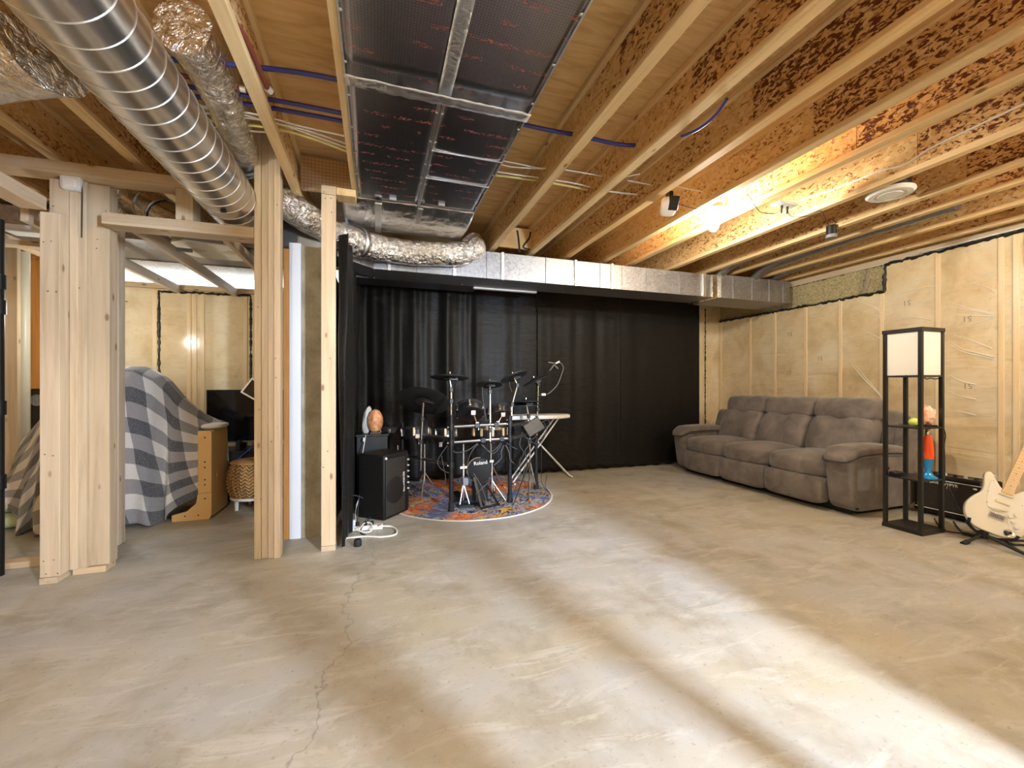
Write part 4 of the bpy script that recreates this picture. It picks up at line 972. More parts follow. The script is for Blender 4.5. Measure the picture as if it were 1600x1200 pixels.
for yy, zz in ((2.145, 0.315), (2.53, 0.095)): MB().pillow((4.889, yy, zz), (0.003, 0.014, 0.007), 0.8).build('badge', 'silver_text', A)
F2 = frame((0, -1, 0), (0, 0, 1))
words('lettering', 'PEAVEY', A, (4.8905, 2.42, 0.315), 0.030, F2, 'silver_text'); words('lettering', 'VYPYR', A, (4.8905, 2.305, 0.313), 0.034, F2, 'silver_text')
words('lettering', 'I', A, (4.8905, 2.33, 0.285), 0.026, F2, 'silver_text')
for y in (2.13, 2.53): MB().rod((4.95, y, 0), (4.95, y, 0.027), 0.018).build('foot', 'black_rubber', A); MB().rod((5.1, y, 0), (5.1, y, 0.027), 0.018).build('foot', 'black_rubber', A)
MB().tube([(4.885, 2.31, 0.29), (4.87, 2.27, 0.20), (4.87, 2.235, 0.12), (4.88, 2.20, 0.085)], 0.004, 6, smooth=5).build('cord', 'cable_black', A)

# ------------------------------------------------------------------ electric guitar on its stand
gs = 1.06
nv = Vector((-0.74, -0.62, 0.27)).normalized(); rt = Vector((0.64, -0.77, 0)).normalized(); rt = (rt - nv * rt.dot(nv)).normalized(); up = nv.cross(rt).normalized()
ta = R(21); gu = up * math.cos(ta) + rt * math.sin(ta); ga = rt * math.cos(ta) - up * math.sin(ta)
GO = at_x(1557, 806, 4.47)
def gp(a, b, h=0.0): return GO + ga * (a * gs) + gu * (b * gs) + nv * h
G_ = thing('electric_guitar', 'cream double-horn electric guitar leaning on a black stand', 'guitar', (GO.x, GO.y, GO.z))
o_ = [(0, -.13), (-.08, -.122), (-.14, -.07), (-.163, .01), (-.142, .085), (-.115, .135), (-.118, .19), (-.135, .25), (-.131, .283), (-.108, .29), (-.08, .258), (-.05, .215), (-.034, .19),
      (.034, .19), (.05, .21), (.078, .238), (.105, .238), (.121, .20), (.114, .15), (.122, .10), (.147, .04), (.160, -.03), (.140, -.09), (.08, -.124)]
o_ = [(p.x, p.y) for p in spline([Vector((x, y, 0)) for x, y in o_], 4, True)]
def plate(name, mat, poly, h0, th, bev=0.0, par=None):
    return MB().prism([(x * gs, y * gs) for x, y in poly], GO + nv * h0, ga, gu, th).build(name, mat, par or G_, bevel=bev, smooth=40)
plate('body', 'guitar_cream', o_, -0.045, 0.045, 0.007)
g_ = [(-.03, .20), (-.075, .245), (-.095, .23), (-.088, .15), (-.07, .07), (-.045, .035), (.04, .03), (.06, -.02), (.10, -.065), (.135, -.045), (.135, .0), (.105, .08), (.095, .14), (.098, .2), (.07, .215), (.03, .19)]
plate('pickguard', 'guitar_guard', [(p.x, p.y) for p in spline([Vector((x, y, 0)) for x, y in g_], 4, True)], 0.0005, 0.0025, 0.0008)
for b, sl in ((0.165, 0), (0.105, 0), (0.05, 0.012)):
    q = MB(); c = gp(0, b, 0.008); q.bar(gp(-0.038, b - sl, 0.007), gp(0.038, b + sl, 0.007), 0.018 * gs, 0.009, nv); q.build('pickup', 'pickup_cream', G_, bevel=0.003)
q = MB(); q.bar(gp(-0.04, 0, 0.007), gp(0.04, 0, 0.007), 0.034, 0.010, nv); q.build('bridge', 'chrome', G_, bevel=0.002)
for k in range(6):
    q = MB(); q.bar(gp(-0.028 + k * 0.011, -0.012, 0.015), gp(-0.028 + k * 0.011, 0.010, 0.015), 0.008, 0.006, nv); q.build('saddle', 'grey_metal', G_)
for a, b in ((0.058, 0.03), (0.082, 0.0), (0.105, -0.03)): MB().lathe([(0.015, 0), (0.014, 0.009), (0.011, 0.015)], gp(a, b, 0.003), 20, nv).build('knob', 'guitar_guard', G_)
MB().lathe([(0.030, 0), (0.028, 0.006), (0.012, 0.001)], gp(0.085, -0.085, 0.001), 24, nv).build('jack_plate', 'chrome', G_)
MB().lathe([(0.009, 0), (0.009, 0.03)], gp(0.085, -0.085, 0.0), 12, nv).build('jack_plug', 'black_plastic', G_)
q = MB(); q.bar(gp(0.07, 0.06, 0.006), gp(0.085, 0.04, 0.016), 0.007, 0.007, nv); q.build('selector_switch', 'pickup_cream', G_)
nk = MB(); nk.prism([(-.029 * gs, .172 * gs), (.029 * gs, .172 * gs), (.022 * gs, .62 * gs), (-.022 * gs, .62 * gs)], GO + nv * 0.002, ga, gu, 0.014); neck = nk.build('neck', 'maple', G_, bevel=0.002)
fr_ = MB()
for k in range(1, 21):
    b = 0.62 - 0.63 * (1 - 2 ** (-k / 12)) * 1.0
    if b > 0.175: fr_.bar(gp(-0.025, b, 0.0165), gp(0.025, b, 0.0165), 0.003, 0.002, nv)
fr_.build('frets', 'silver_text', neck)
d_ = MB()
for b in (0.235, 0.285, 0.33, 0.378, 0.43, 0.485): d_.lathe([(0.004, 0), (0.004, 0.0006)], gp(0, b, 0.016), 10, nv)
d_.build('inlay_dots', 'dark_steel', neck)
plate('headstock', 'maple', [(-.022, .62), (.022, .62), (.03, .66), (.028, .78), (-.01, .80), (-.05, .76), (-.045, .68), (-.03, .645)], -0.006, 0.014, 0.002)
st_ = MB()
for k in range(6): st_.tube([gp(-0.026 + k * 0.0104, -0.002, 0.019), gp(-0.018 + k * 0.0072, 0.62, 0.019)], 0.0006, 4)
st_.build('strings', 'silver_text', G_)
q = MB()
for a, b in ((-.085, .235), (-.088, .15), (-.07, .07), (-.05, .04), (.09, .13)): q.lathe([(0.003, 0), (0.003, 0.001)], gp(a, b, 0.003), 8, nv)
q.build('guard_screws', 'dark_steel', G_)
T = thing('guitar_stand', 'black tubular A-frame stand holding the cream guitar', 'guitar stand', (GO.x + 0.05, GO.y, 0))
hub = gp(-0.015, -0.155, -0.035); tub = 'black_metal'
MB().cbox(hub, (0.05, 0.05, 0.05)).build('hub', 'black_plastic', T, bevel=0.006)
f1 = at_z(1512, 846, 0.018); f2 = at_z(1608, 869, 0.018); f3 = Vector((hub.x + 0.30, hub.y + 0.12, 0.018))
for f in (f1, f2, f3): 
    lg = MB().tube([hub, hub.lerp(f, 0.5) + Vector((0, 0, 0.0)), f], 0.011, 10).build('leg', tub, T)
    MB().rod(f, f + (f - hub).normalized() * 0.05 * Vector((1, 1, 0)).length / 1.4, 0.017).build('rubber_foot', 'black_rubber', lg)
for s in (-1, 1):
    pts = [hub, gp(0.06 * s, -0.15, -0.03), gp(0.115 * s, -0.115, -0.02), gp(0.118 * s, -0.112, 0.025), gp(0.123 * s, -0.085, 0.032)]
    MB().tube(pts, 0.010, 10, smooth=5).build('cradle_arm', 'black_rubber', T)
MB().tube([hub, gp(0, 0.0, -0.085), gp(0, 0.2, -0.08)], 0.010, 10).build('spine', tub, T)
pipe('guitar_cable', 'bundle of black cable on the floor under the guitar', 'cable', [at_z(1565, 842, 0.012), at_z(1580, 850, 0.012), at_z(1600, 852, 0.012), at_z(1625, 862, 0.012), at_z(1610, 868, 0.012), at_z(1575, 848, 0.018), at_z(1600, 845, 0.012), at_z(1650, 858, 0.012)], 0.008, 'cable_black', 'cables on the floor at right')
pipe('guitar_cable', 'thin black cable from amplifier foot to guitar stand', 'cable', [at_z(1460, 810, 0.006), at_z(1468, 822, 0.006), at_z(1480, 830, 0.006), at_z(1510, 834, 0.008), at_z(1525, 838, 0.01), at_z(1545, 842, 0.01)], 0.005, 'cable_black', 'cables on the floor at right')
pipe('guitar_cable', 'thin black cable with inline box beside the amplifier', 'cable', [at_z(1490, 815, 0.006), at_z(1497, 825, 0.006), at_z(1508, 834, 0.01), at_z(1530, 836, 0.01), at_z(1552, 842, 0.01)], 0.005, 'cable_black', 'cables on the floor at right')
tag(MB().cbox(at_z(1513, 835, 0.014), (0.03, 0.06, 0.022)).build('power_adapter', 'black_plastic', bevel=0.004), 'small black inline adapter on the floor left of the guitar', 'adapter')

# ------------------------------------------------------------------ rug
rg = thing('round_rug', 'round multicoloured abstract rug under the drum kit', 'rug', (0.97, 4.50, 0))
MB().lathe([(0.905, 0.002), (0.905, 0.009)], (0.97, 4.50, 0), 72).build('pile', 'rug_print', rg)
MB().lathe([(0.905, 0.002), (0.916, 0.002), (0.916, 0.008), (0.905, 0.010)], (0.97, 4.50, 0), 72, cap=False).build('binding', 'cable_white', rg)

# ------------------------------------------------------------------ electronic drum kit
RG = 0.0095
LG = [(0.669, 3.935), (1.298, 4.06), (1.755, 4.484), (0.26, 4.72)]
K = thing('drum_rack', 'black tubular drum rack standing on the round rug', 'drum rack', (1.0, 4.3, RG))
tops = [0.93, 0.90, 0.86, 0.80]
for i, ((x, y), zt) in enumerate(zip(LG, tops)):
    lg = MB().rod((x, y, RG + 0.01), (x, y, zt), 0.0215, seg=18).build('upright_leg', 'rack_black', K)
    MB().rod((x, y, RG), (x, y, RG + 0.085), 0.031, 0.026, 18).build('rubber_foot', 'black_rubber', lg)
def bar(i, j, z, r=0.016): MB().rod((*LG[i], z), (*LG[j], z), r, seg=14).build('cross_bar', 'bar_steel', K)
bar(0, 1, 0.815); bar(0, 1, 0.665); bar(1, 2, 0.80); bar(1, 2, 0.665); bar(0, 3, 0.70); bar(0, 3, 0.45)
for i, z in ((0, 0.815), (0, 0.665), (1, 0.815), (1, 0.665), (2, 0.80), (3, 0.70), (0, 0.45)):
    c = MB().rod((*LG[i], z - 0.03), (*LG[i], z + 0.03), 0.031, seg=16).build('clamp', 'black_plastic', K)
    MB().ball((LG[i][0] - 0.035, LG[i][1] - 0.025, z), 0.010, 10, 6).build('clamp_bolt', 'chrome', c)
def on_bar(u, z): return Vector((LG[0][0] + (LG[1][0] - LG[0][0]) * u, LG[0][1] + (LG[1][1] - LG[0][1]) * u, z))
for u, z in ((0.52, 0.665), (0.85, 0.665), (0.42, 0.815), (0.75, 0.815)):
    MB().cbox(on_bar(u, z), (0.05, 0.05, 0.05)).build('clamp', 'black_plastic', K, bevel=0.006)

def cymbal(label, c, r, tilt, stand, chrome=True, edge=False):
    """rubber cymbal pad at c with radius r; tilt is its upward normal; stand a list of points ending below it"""
    c = Vector(c); nrm = Vector(tilt).normalized()
    t = thing('cymbal_pad', label, 'cymbal', c, 'cymbal pads of the drum kit')
    MB().lathe([(0.02, 0.004), (r * 0.30, -0.001), (r * 0.36, -0.004), (r * 0.98, -0.012), (r, -0.008), (r, -0.004), (r * 0.9, 0.001), (r * 0.34, 0.013), (r * 0.28, 0.022), (0.02, 0.028)], c, 44, nrm).build('pad', 'rubber_cymbal', t, smooth=50)
    MB().lathe([(r * 0.32, -0.019), (r * 0.28, -0.009)], c, 28, nrm).build('sensor_plate', 'dark_steel', t)
    MB().cbox((0, 0, 0), (r * 0.42, 0.05, 0.03)).move(Matrix.Translation(c - nrm * 0.022 + Vector((r * 0.2, 0, 0))) @ Vector((0, 0, 1)).rotation_difference(nrm).to_matrix().to_4x4()).build('trigger_box', 'black_plastic', t, bevel=0.004)
    MB().rod(c - nrm * 0.02, c + nrm * 0.05, 0.006).build('wing_nut', 'chrome', t)
    pts = [Vector(p) for p in stand] + [c - nrm * 0.02]
    for a, b in zip(pts, pts[1:]): MB().rod(a, b, 0.0105 if chrome else 0.016, seg=12).build('stand_rod', 'chrome' if chrome else 'rack_black', t)
    for p in pts[1:-1]: MB().cbox(p, (0.036, 0.036, 0.045)).build('stand_joint', 'black_plastic', t, bevel=0.005)
    return t
p = at_y(703, 589, 3.95)
cymbal('crash cymbal pad raised highest on the front left rack leg', p, 0.185, (0.05, 0.12, 1), [(LG[0][0], LG[0][1], 0.90), (LG[0][0], LG[0][1], 1.06), (LG[0][0], LG[0][1], 1.17)])
p = at_y(662, 626, 4.25)
cymbal('largest cymbal pad, tilted, at the left of the kit', p, 0.262, (0.25, 0.62, 1), [at_y(657, 735, 4.4), at_y(658, 690, 4.35), at_y(660, 655, 4.3)])
p = at_y(765, 600, 4.12)
cymbal('small splash cymbal pad on the straight chrome rod', p, 0.132, (0.05, 0.28, 1), [at_y(766, 690, 4.0), at_y(766, 672, 4.02), at_y(765.5, 612, 4.10)])
p = at_y(803, 588, 4.15)
cymbal('slanting cymbal pad right of the splash, on a boom rod', p, 0.15, (-0.30, 0.35, 1), [at_y(799, 655, 4.06), at_y(800, 632, 4.08), at_y(808, 602, 4.13)])
p = at_y(836, 594, 4.45)
cymbal('far right cymbal pad seen almost edge-on', p, 0.15, (-0.42, 0.10, 1), [at_y(839, 680, 4.47), at_y(840, 640, 4.47), at_y(841, 600, 4.45)])
p = at_y(822, 628, 4.5)
t = cymbal('hi-hat cymbal pair low behind the right tom pads', p, 0.19, (0, 0.10, 1), [at_y(828, 780, 4.45), at_y(828, 690, 4.48), at_y(826, 650, 4.5)])
MB().lathe([(0.02, 0.0), (0.185, 0.012), (0.185, 0.02), (0.02, 0.008)], p + Vector((0, 0, -0.05)), 40).build('bottom_cymbal', 'rubber_cymbal', t)
h0 = at_y(828, 720, 4.46)
for f in (at_z(802, 790, RG), at_z(826, 782, RG), at_z(838, 764, 0.01)):
    MB().rod(h0, f, 0.009).build('tripod_leg', 'chrome', t)
def tom(label, c, r, depth, nrm, rod_to, lugs='chrome', shell='black_plastic', name='tom_pad', n=6):
    c = Vector(c); nrm = Vector(nrm).normalized(); t = thing(name, label, 'drum', c, 'drum pads of the kit')
    m3 = Vector((0, 0, 1)).rotation_difference(nrm).to_matrix()
    MB().lathe([(r * 0.96, -depth), (r * 0.98, -depth * 0.9), (r * 0.98, -0.01)], c, 36, nrm).build('shell', shell, t)
    MB().lathe([(r * 0.99, -0.004), (r * 0.97, 0.002), (0.01, 0.003)], c, 36, nrm, cap=False).build('mesh_head', 'mesh_head', t)
    MB().lathe([(r * 0.985, -0.022), (r * 1.04, -0.022), (r * 1.04, 0.010), (r * 0.985, 0.010)], c, 36, nrm, cap=False).build('hoop', 'black_rubber' if lugs == 'chrome' else 'chrome', t)
    for k in range(n):
        a = 2 * math.pi * (k + 0.3) / n; d = m3 @ Vector((math.cos(a), math.sin(a), 0))
        MB().bar(c + d * r * 1.04 - nrm * 0.0, c + d * r * 1.04 - nrm * min(depth * 0.9, 0.09), 0.026, 0.02, d).build('lug', lugs, t, bevel=0.004)
    if rod_to is not None:
        a, b = Vector(rod_to), c - nrm * depth * 0.6 + Vector((0.0, -r * 0.95, 0))
        MB().rod(a, b, 0.0095).build('mount_rod', 'chrome', t); MB().cbox(b, (0.05, 0.05, 0.05)).build('mount_bracket', 'chrome', t, bevel=0.006)
        MB().cbox(a, (0.035, 0.04, 0.05)).build('rod_clamp', 'chrome', t, bevel=0.005)
    return t
tom('left of the two tilted tom pads above the rack bar', at_y(734, 637, 4.22), 0.145, 0.085, (0.1, 0.75, 1), on_bar(0.42, 0.83))
tom('right tilted tom pad under the splash cymbal', at_y(779, 640, 4.25), 0.13, 0.085, (0.0, 0.65, 1), on_bar(0.78, 0.83))
tom('dark snare pad with bright lugs at the kit left', at_y(650, 668, 4.52), 0.155, 0.12, (0, 0.12, 1), (0.42, 4.42, 0.62))
tom('dark drum pad with chrome lugs beside the front left leg', at_y(697, 670, 4.62), 0.125, 0.12, (0, 0.12, 1), (0.62, 4.30, 0.60))
tom('flat pale-rimmed pad behind the orange salt lamp', at_y(612, 669, 4.70), 0.12, 0.05, (0, 0.05, 1), None)
tom('snare drum with golden wooden lugs behind the rack bars', at_y(766, 668, 4.62), 0.20, 0.16, (0, 0.06, 1), None, lugs='drum_wood', name='snare_drum', n=10)
ss = thing('snare_stand', 'chrome stand under the snare drum', 'drum stand', (1.14, 4.62, RG))
c = at_y(766, 690, 4.62); b0 = Vector((c.x, c.y, RG)); s0 = at_y(766, 693, 4.62)
MB().rod(b0 + Vector((0, 0, 0.15)), Vector((c.x, c.y, 0.58)), 0.011).build('column', 'chrome', ss)
for k in range(3):
    a = k * 2.09 + 0.5; e = Vector((math.cos(a), math.sin(a), 0)) * 0.2
    lg = MB().rod(b0 + Vector((0, 0, 0.32)), b0 + e + Vector((0, 0, 0.012)), 0.009).build('leg', 'chrome', ss)
    MB().ball(b0 + e + Vector((0, 0, 0.014)), 0.014, 10, 6).build('rubber_foot', 'black_rubber', lg)
    MB().tube([Vector((c.x, c.y, 0.57)), Vector((c.x, c.y, 0.575)) + e * 0.9, Vector((c.x, c.y, 0.62)) + e * 0.95], 0.007, 8).build('basket_arm', 'chrome', ss)
for x_, l in ((0.48, 'left'), (0.20, 'far left')):
    sx = thing('pad_stand', f'chrome pad stand at the {l} of the kit', 'drum stand', (x_, 4.52, RG), 'chrome pad stands')
    MB().rod((x_, 4.52, RG + 0.12), (x_, 4.52, 0.58), 0.011).build('column', 'chrome', sx)
    for k in range(3):
        a = k * 2.09 + 0.2; e = Vector((math.cos(a), math.sin(a), 0)) * 0.17
        MB().rod((x_, 4.52, 0.28), Vector((x_, 4.52, RG + 0.008)) + e, 0.008).build('leg', 'chrome', sx)
# kick tower with pedal
kx, ky = 0.985, 4.10
k_ = thing('kick_pad', 'black kick drum tower with white lettering at the kit centre', 'drum', (kx, ky, RG), 'drum pads of the kit')
kn = Vector((-0.22, -1, 0.05)).normalized()
MB().lathe([(0.118, -0.05), (0.125, -0.04), (0.125, 0.015), (0.115, 0.028)], (kx, ky, 0.355), 40, kn).build('pad', 'black_rubber', k_)
MB().lathe([(0.112, 0.028), (0.10, 0.030)], (kx, ky, 0.355), 40, kn).build('pad_face', 'tolex', k_)
fk = frame((1, -0.22, 0.10), (0, 0.05, 1)); fk = frame(fk.col[0], Vector((0, 0, 1)))
nf = fk.col[2]
rp = [Vector((kx, ky, 0.355)) + kn * 0.02 + (fk.col[0] * math.cos(a) + fk.col[1] * math.sin(a)) * 0.125 for a in [R(80 + 9 * k) for k in range(14)]]
MB().tube(rp, 0.006, 8).build('rim_strip', 'chrome', k_)
part_box('tower_panel', 'tolex', k_, kx - 0.075, kx + 0.085, ky - 0.02, ky + 0.02, 0.04, 0.30, bevel=0.006)
for a, b in (((kx - 0.06, ky - 0.02, 0.28), (kx - 0.02, ky - 0.19, 0.012)), ((kx + 0.06, ky - 0.01, 0.22), (kx + 0.17, ky - 0.10, 0.02))): MB().bar(a, b, 0.026, 0.012).build('brace', 'black_metal', k_)
MB().bar((kx - 0.03, ky - 0.20, 0.018), (kx + 0.18, ky - 0.11, 0.018), 0.03, 0.014).build('floor_bar', 'black_metal', k_)
part_box('base_plate', 'black_metal', k_, kx - 0.07, kx + 0.04, ky - 0.13, ky + 0.02, RG, 0.022)
words('lettering', 'Roland', k_, Vector((kx + 0.012, ky, 0.425)) + kn * 0.0315, 0.050, frame((1, -0.22, 0.12), (0, 0, 1)), 'silver_text')
words('lettering', 'KD-9', k_, Vector((kx + 0.018, ky, 0.285)) + kn * 0.0315, 0.024, frame((1, -0.22, 0.06), (0, 0, 1)), 'silver_text')
pd = thing('kick_pedal', 'chrome kick pedal mechanism left of the kick tower', 'pedal', (0.80, 4.12, RG), 'chrome pedals of the kit')
px_ = at_y(724, 760, 4.12).x
MB().rod((px_, 4.12, 0.05), (px_, 4.12, 0.62), 0.011).build('column', 'chrome', pd); MB().rod((px_, 4.12, 0.30), (px_, 4.12, 0.42), 0.017).build('sleeve', 'chrome', pd)
MB().cbox((px_, 4.12, 0.385), (0.075, 0.03, 0.03)).build('collar', 'chrome', pd, bevel=0.005); MB().cbox((px_ + 0.02, 4.12, 0.24), (0.06, 0.05, 0.08)).build('spring_box', 'grey_metal', pd, bevel=0.01)
for s in (-1, 1): MB().rod((px_, 4.12, 0.22), (px_ + s * 0.05, 4.06, RG + 0.01), 0.008).build('frame_leg', 'chrome', pd)
MB().bar((px_, 4.10, 0.05), (px_ - 0.05, 4.34, 0.09), 0.08, 0.012).build('footboard', 'black_metal', pd); part_box('pedal_base', 'black_metal', pd, px_ - 0.07, px_ + 0.08, 3.99, 4.10, RG, 0.03)
hs = thing('hihat_stand', 'slim chrome stand right of the kick tower', 'drum stand', (1.09, 4.15, RG), 'chrome pedals of the kit')
hx = at_y(768.5, 740, 4.16).x
MB().rod((hx, 4.16, RG + 0.02), (hx, 4.16, 0.42), 0.012).build('column', 'chrome', hs); MB().rod((hx - 0.01, 4.16, 0.42), (hx - 0.01, 4.16, 0.60), 0.008).build('rod', 'chrome', hs)
MB().cbox((hx - 0.01, 4.15, 0.425), (0.05, 0.03, 0.03)).build('clutch', 'chrome', hs, bevel=0.005); MB().rod((hx - 0.055, 4.14, 0.36), (hx - 0.05, 4.13, 0.42), 0.016).build('beater', 'grey_metal', hs)
MB().rod((hx - 0.055, 4.14, 0.36), (hx, 4.16, 0.27), 0.005).build('beater_rod', 'chrome', hs); MB().rod((hx, 4.16, 0.22), (hx + 0.13, 4.10, RG + 0.01), 0.008).build('leg', 'chrome', hs); MB().rod((hx, 4.16, 0.22), (hx - 0.05, 4.30, RG + 0.01), 0.008).build('leg', 'chrome', hs)
# sound module
md = thing('drum_module', 'black drum sound module with cables plugged along its edge', 'drum module', at_y(832, 668, 4.35))
mc = at_y(833, 668, 4.33); mf = frame((1, 0.3, 0.42), (-0.35, 0.5, 1))
MB().cbox((0, 0, 0), (0.24, 0.16, 0.055)).move(Matrix.Translation(mc) @ mf.to_4x4()).build('case', 'black_plastic', md, bevel=0.008)
for k in range(7): MB().rod(mc + mf @ Vector((-0.10 + k * 0.033, 0.08, 0)), mc + mf @ Vector((-0.10 + k * 0.033, 0.105, 0.005)), 0.006).build('jack_plug', 'silver_text', md)
MB().rod(mc + Vector((-0.03, 0, -0.02)), (*LG[2], 0.80), 0.011).build('mount_arm', 'chrome', md)
# gooseneck clip
gk = thing('gooseneck_clip', 'flexible gooseneck clip holder on the far cymbal rod', 'clip holder', at_y(846, 616, 4.45))
MB().cbox(at_y(849, 616.5, 4.45), (0.055, 0.03, 0.028)).build('clamp', 'silver_text', gk, bevel=0.005); MB().rod(at_y(840, 619, 4.46), at_y(846, 617, 4.45), 0.012).build('clamp_screw', 'black_plastic', gk)
MB().tube([at_y(855, 616, 4.45), at_y(861, 612, 4.45), at_y(871, 601, 4.45), at_y(877, 586, 4.45), at_y(880, 576, 4.45), at_y(878, 569, 4.45), at_y(873, 566, 4.45)], 0.005, 8, smooth=5).build('neck', 'grey_metal', gk)
MB().rod(at_y(874, 565, 4.45), at_y(868, 568, 4.45), 0.012, 0.010).build('clip_hinge', 'silver_text', gk)
for a, b in (((868, 568), (857, 566)), ((866, 570), (859, 579)), ((866, 570), (872, 576)), ((866, 567), (862, 573))): MB().rod(at_y(*a, 4.45), at_y(*b, 4.45), 0.006).build('clip_jaw', 'black_plastic' if a[1] == 567 else 'grey_metal', gk)
# ironing board behind the kit
ib = thing('ironing_board', 'white tapered board on crossed metal legs behind the drums', 'ironing board', (2.1, 4.95, 0))
Yb = 4.88; z_b = 0.85
xt = at_y(889, 657, Yb).x; xs = at_y(868, 655, Yb).x
MB().prism([(1.45, Yb - 0.16), (xs, Yb - 0.16), (xt - 0.02, Yb - 0.07), (xt, Yb), (xt - 0.02, Yb + 0.07), (xs, Yb + 0.16), (1.45, Yb + 0.16)], (0, 0, z_b - 0.055), (1, 0, 0), (0, 1, 0), 0.05).build('board_top', 'white_plastic', ib, bevel=0.012)
for dy in (-0.06, 0.06):
    MB().rod(at_y(838, 688, Yb + dy), (at_z(891 if dy < 0 else 883, 744 if dy < 0 else 737, 0.015)), 0.010).build('leg', 'silver_text', ib)
    MB().rod((at_y(870, 667, Yb).x, Yb + dy, z_b - 0.05), (at_y(799, 735, Yb).x, Yb + dy, 0.02), 0.010).build('leg', 'silver_text', ib)
MB().rod(at_z(880, 736, 0.015), at_z(894, 745, 0.015), 0.011).build('foot_bar', 'silver_text', ib)
MB().rod((at_y(799, 735, Yb).x, Yb - 0.14, 0.018), (at_y(799, 735, Yb).x, Yb + 0.14, 0.018), 0.011).build('foot_bar', 'silver_text', ib)
# kit cables
G = 'drum trigger cables'
def kc(l, pts, r=0.0042, m='cable_grey'): pipe('trigger_cable', l, 'cable', [at_y(a, b, y) for a, b, y in pts], r, m, G)
kc('cable drooping from rack bar to left of kick pad', [(747, 694, 4.0), (738, 704, 3.98), (731, 722, 4.0), (732, 745, 4.05), (742, 752, 4.08)])
kc('cable sweeping from left leg under the rack bar', [(746, 693, 3.99), (730, 704, 3.97), (712, 707, 3.93), (706, 700, 3.93)])
kc('pair of cables hanging from left leg clamp', [(699, 696, 3.95), (686, 715, 3.95), (684, 725, 3.95), (692, 735, 3.95), (705, 740, 3.93)])
kc('cable hanging left of the front left leg to the rug', [(690, 712, 4.0), (692, 725, 4.0), (696, 745, 4.0), (694, 762, 4.0)])
kc('cable looping in front of the kick tower', [(740, 740, 4.0), (752, 760, 3.96), (760, 785, 3.95), (752, 795, 3.93)])
kc('cable crossing in front of the kick tower', [(765, 752, 3.99), (752, 764, 3.97), (744, 772, 3.97)])
kc('looped cable under the middle of the rack bar', [(752, 694, 4.02), (760, 702, 4.0), (768, 706, 4.02), (778, 698, 4.04), (782, 692, 4.04)])
kc('lower looped cable under the middle of the rack bar', [(754, 695, 4.02), (764, 706, 4.0), (772, 708, 4.02), (780, 700, 4.04), (784, 692, 4.04)])
kc('thick cable falling from the rack bar centre right', [(787, 696, 4.04), (783, 706, 4.03), (783, 716, 4.03), (772, 727, 4.03)], 0.006)
kc('thick cable falling beside the front right leg', [(790, 695, 4.04), (795, 706, 4.03), (797, 718, 4.03), (803, 724, 4.05)], 0.006)
kc('cable slanting from rack bar to the right leg clamp', [(791, 692, 4.04), (800, 698, 4.06), (808, 702, 4.1)], 0.005)
kc('tangled cable below the sound module, left strand', [(815, 680, 4.3), (812, 695, 4.28), (818, 708, 4.28), (812, 722, 4.3), (814, 745, 4.3)])
kc('tangled cable below the sound module, middle strand', [(824, 682, 4.3), (826, 695, 4.28), (820, 706, 4.28), (824, 722, 4.3), (818, 740, 4.3), (822, 768, 4.3)])
kc('tangled cable below the sound module, right strand', [(838, 680, 4.35), (832, 686, 4.3), (822, 684, 4.28), (815, 676, 4.28)])
kc('looped cable over the right side of the module', [(843, 662, 4.4), (856, 656, 4.45), (858, 664, 4.45), (852, 676, 4.45), (845, 686, 4.4), (836, 690, 4.35)])
kc('second looped cable right of the module', [(850, 660, 4.4), (854, 672, 4.45), (848, 688, 4.4), (840, 694, 4.35), (830, 690, 4.3)])
kc('thin black cable dropping to the rug edge at right', [(846, 692, 4.5), (846, 725, 4.45), (846, 750, 4.36), (851, 762, 4.3), (858, 770, 4.25), (852, 758, 4.3), (855, 742, 4.4)], 0.003, 'cable_black')
kc('wire from the splash cymbal down its rod', [(754, 604, 4.12), (754, 616, 4.12), (757, 640, 4.1), (760, 658, 4.08)], 0.003)
kc('wire from the slanting cymbal to its boom', [(796, 596, 4.15), (797, 604, 4.15), (800, 612, 4.14)], 0.003)
kc('wire down the front left leg from the crash pad', [(709, 592, 3.95), (707, 605, 3.95), (706, 640, 3.92)], 0.003)

# ------------------------------------------------------------------ left corner of the nook
e = Vector((0.228, 0.26, 0)).normalized(); n_ = Vector((e.y, -e.x, 0)); a0 = Vector((0.054, 3.845, 0))
LA = thing('keyboard_amplifier', 'black amplifier stood on end at the left edge of the rug', 'amplifier', (0.05, 4.07, 0))
fm = Matrix.Translation(a0) @ Matrix((e, -n_, Vector((0, 0, 1)))).transposed().to_4x4()
W_, D_, H_ = 0.35, 0.30, 0.585
MB().box(0, W_, 0, D_, 0, H_).move(fm).build('cabinet', 'tolex', LA, bevel=0.014)
MB().box(0.02, W_ - 0.06, -0.008, 0.0, 0.03, H_ - 0.04).move(fm).build('grille', 'grille_mesh', LA, bevel=0.003)
MB().box(W_ - 0.04, W_ - 0.005, -0.006, 0.0, 0.03, H_ - 0.03).move(fm).build('control_panel', 'black_plastic', LA, bevel=0.002)
for k in range(6): MB().lathe([(0.009, 0), (0.007, 0.014)], fm @ Vector((W_ - 0.02, -0.006, 0.50 - 0.055 * k)), 12, n_).build('knob', 'silver_text', LA)
MB().lathe([(0.115, 0), (0.12, 0.004), (0.112, 0.006)], fm @ Vector((0.14, -0.008, 0.25)), 36, n_).build('speaker_ring', 'black_metal', LA)
MB().ball(fm @ Vector((0.02, -0.006, H_ - 0.03)), 0.012, 10, 6).build('corner_screw', 'silver_text', LA)
ft = Matrix((Vector((0, 0, -1)), e, n_)).transposed()
words('lettering', 'BEHRINGER', LA, fm @ Vector((W_ - 0.085, -0.0092, 0.30)), 0.036, ft, 'silver_text')
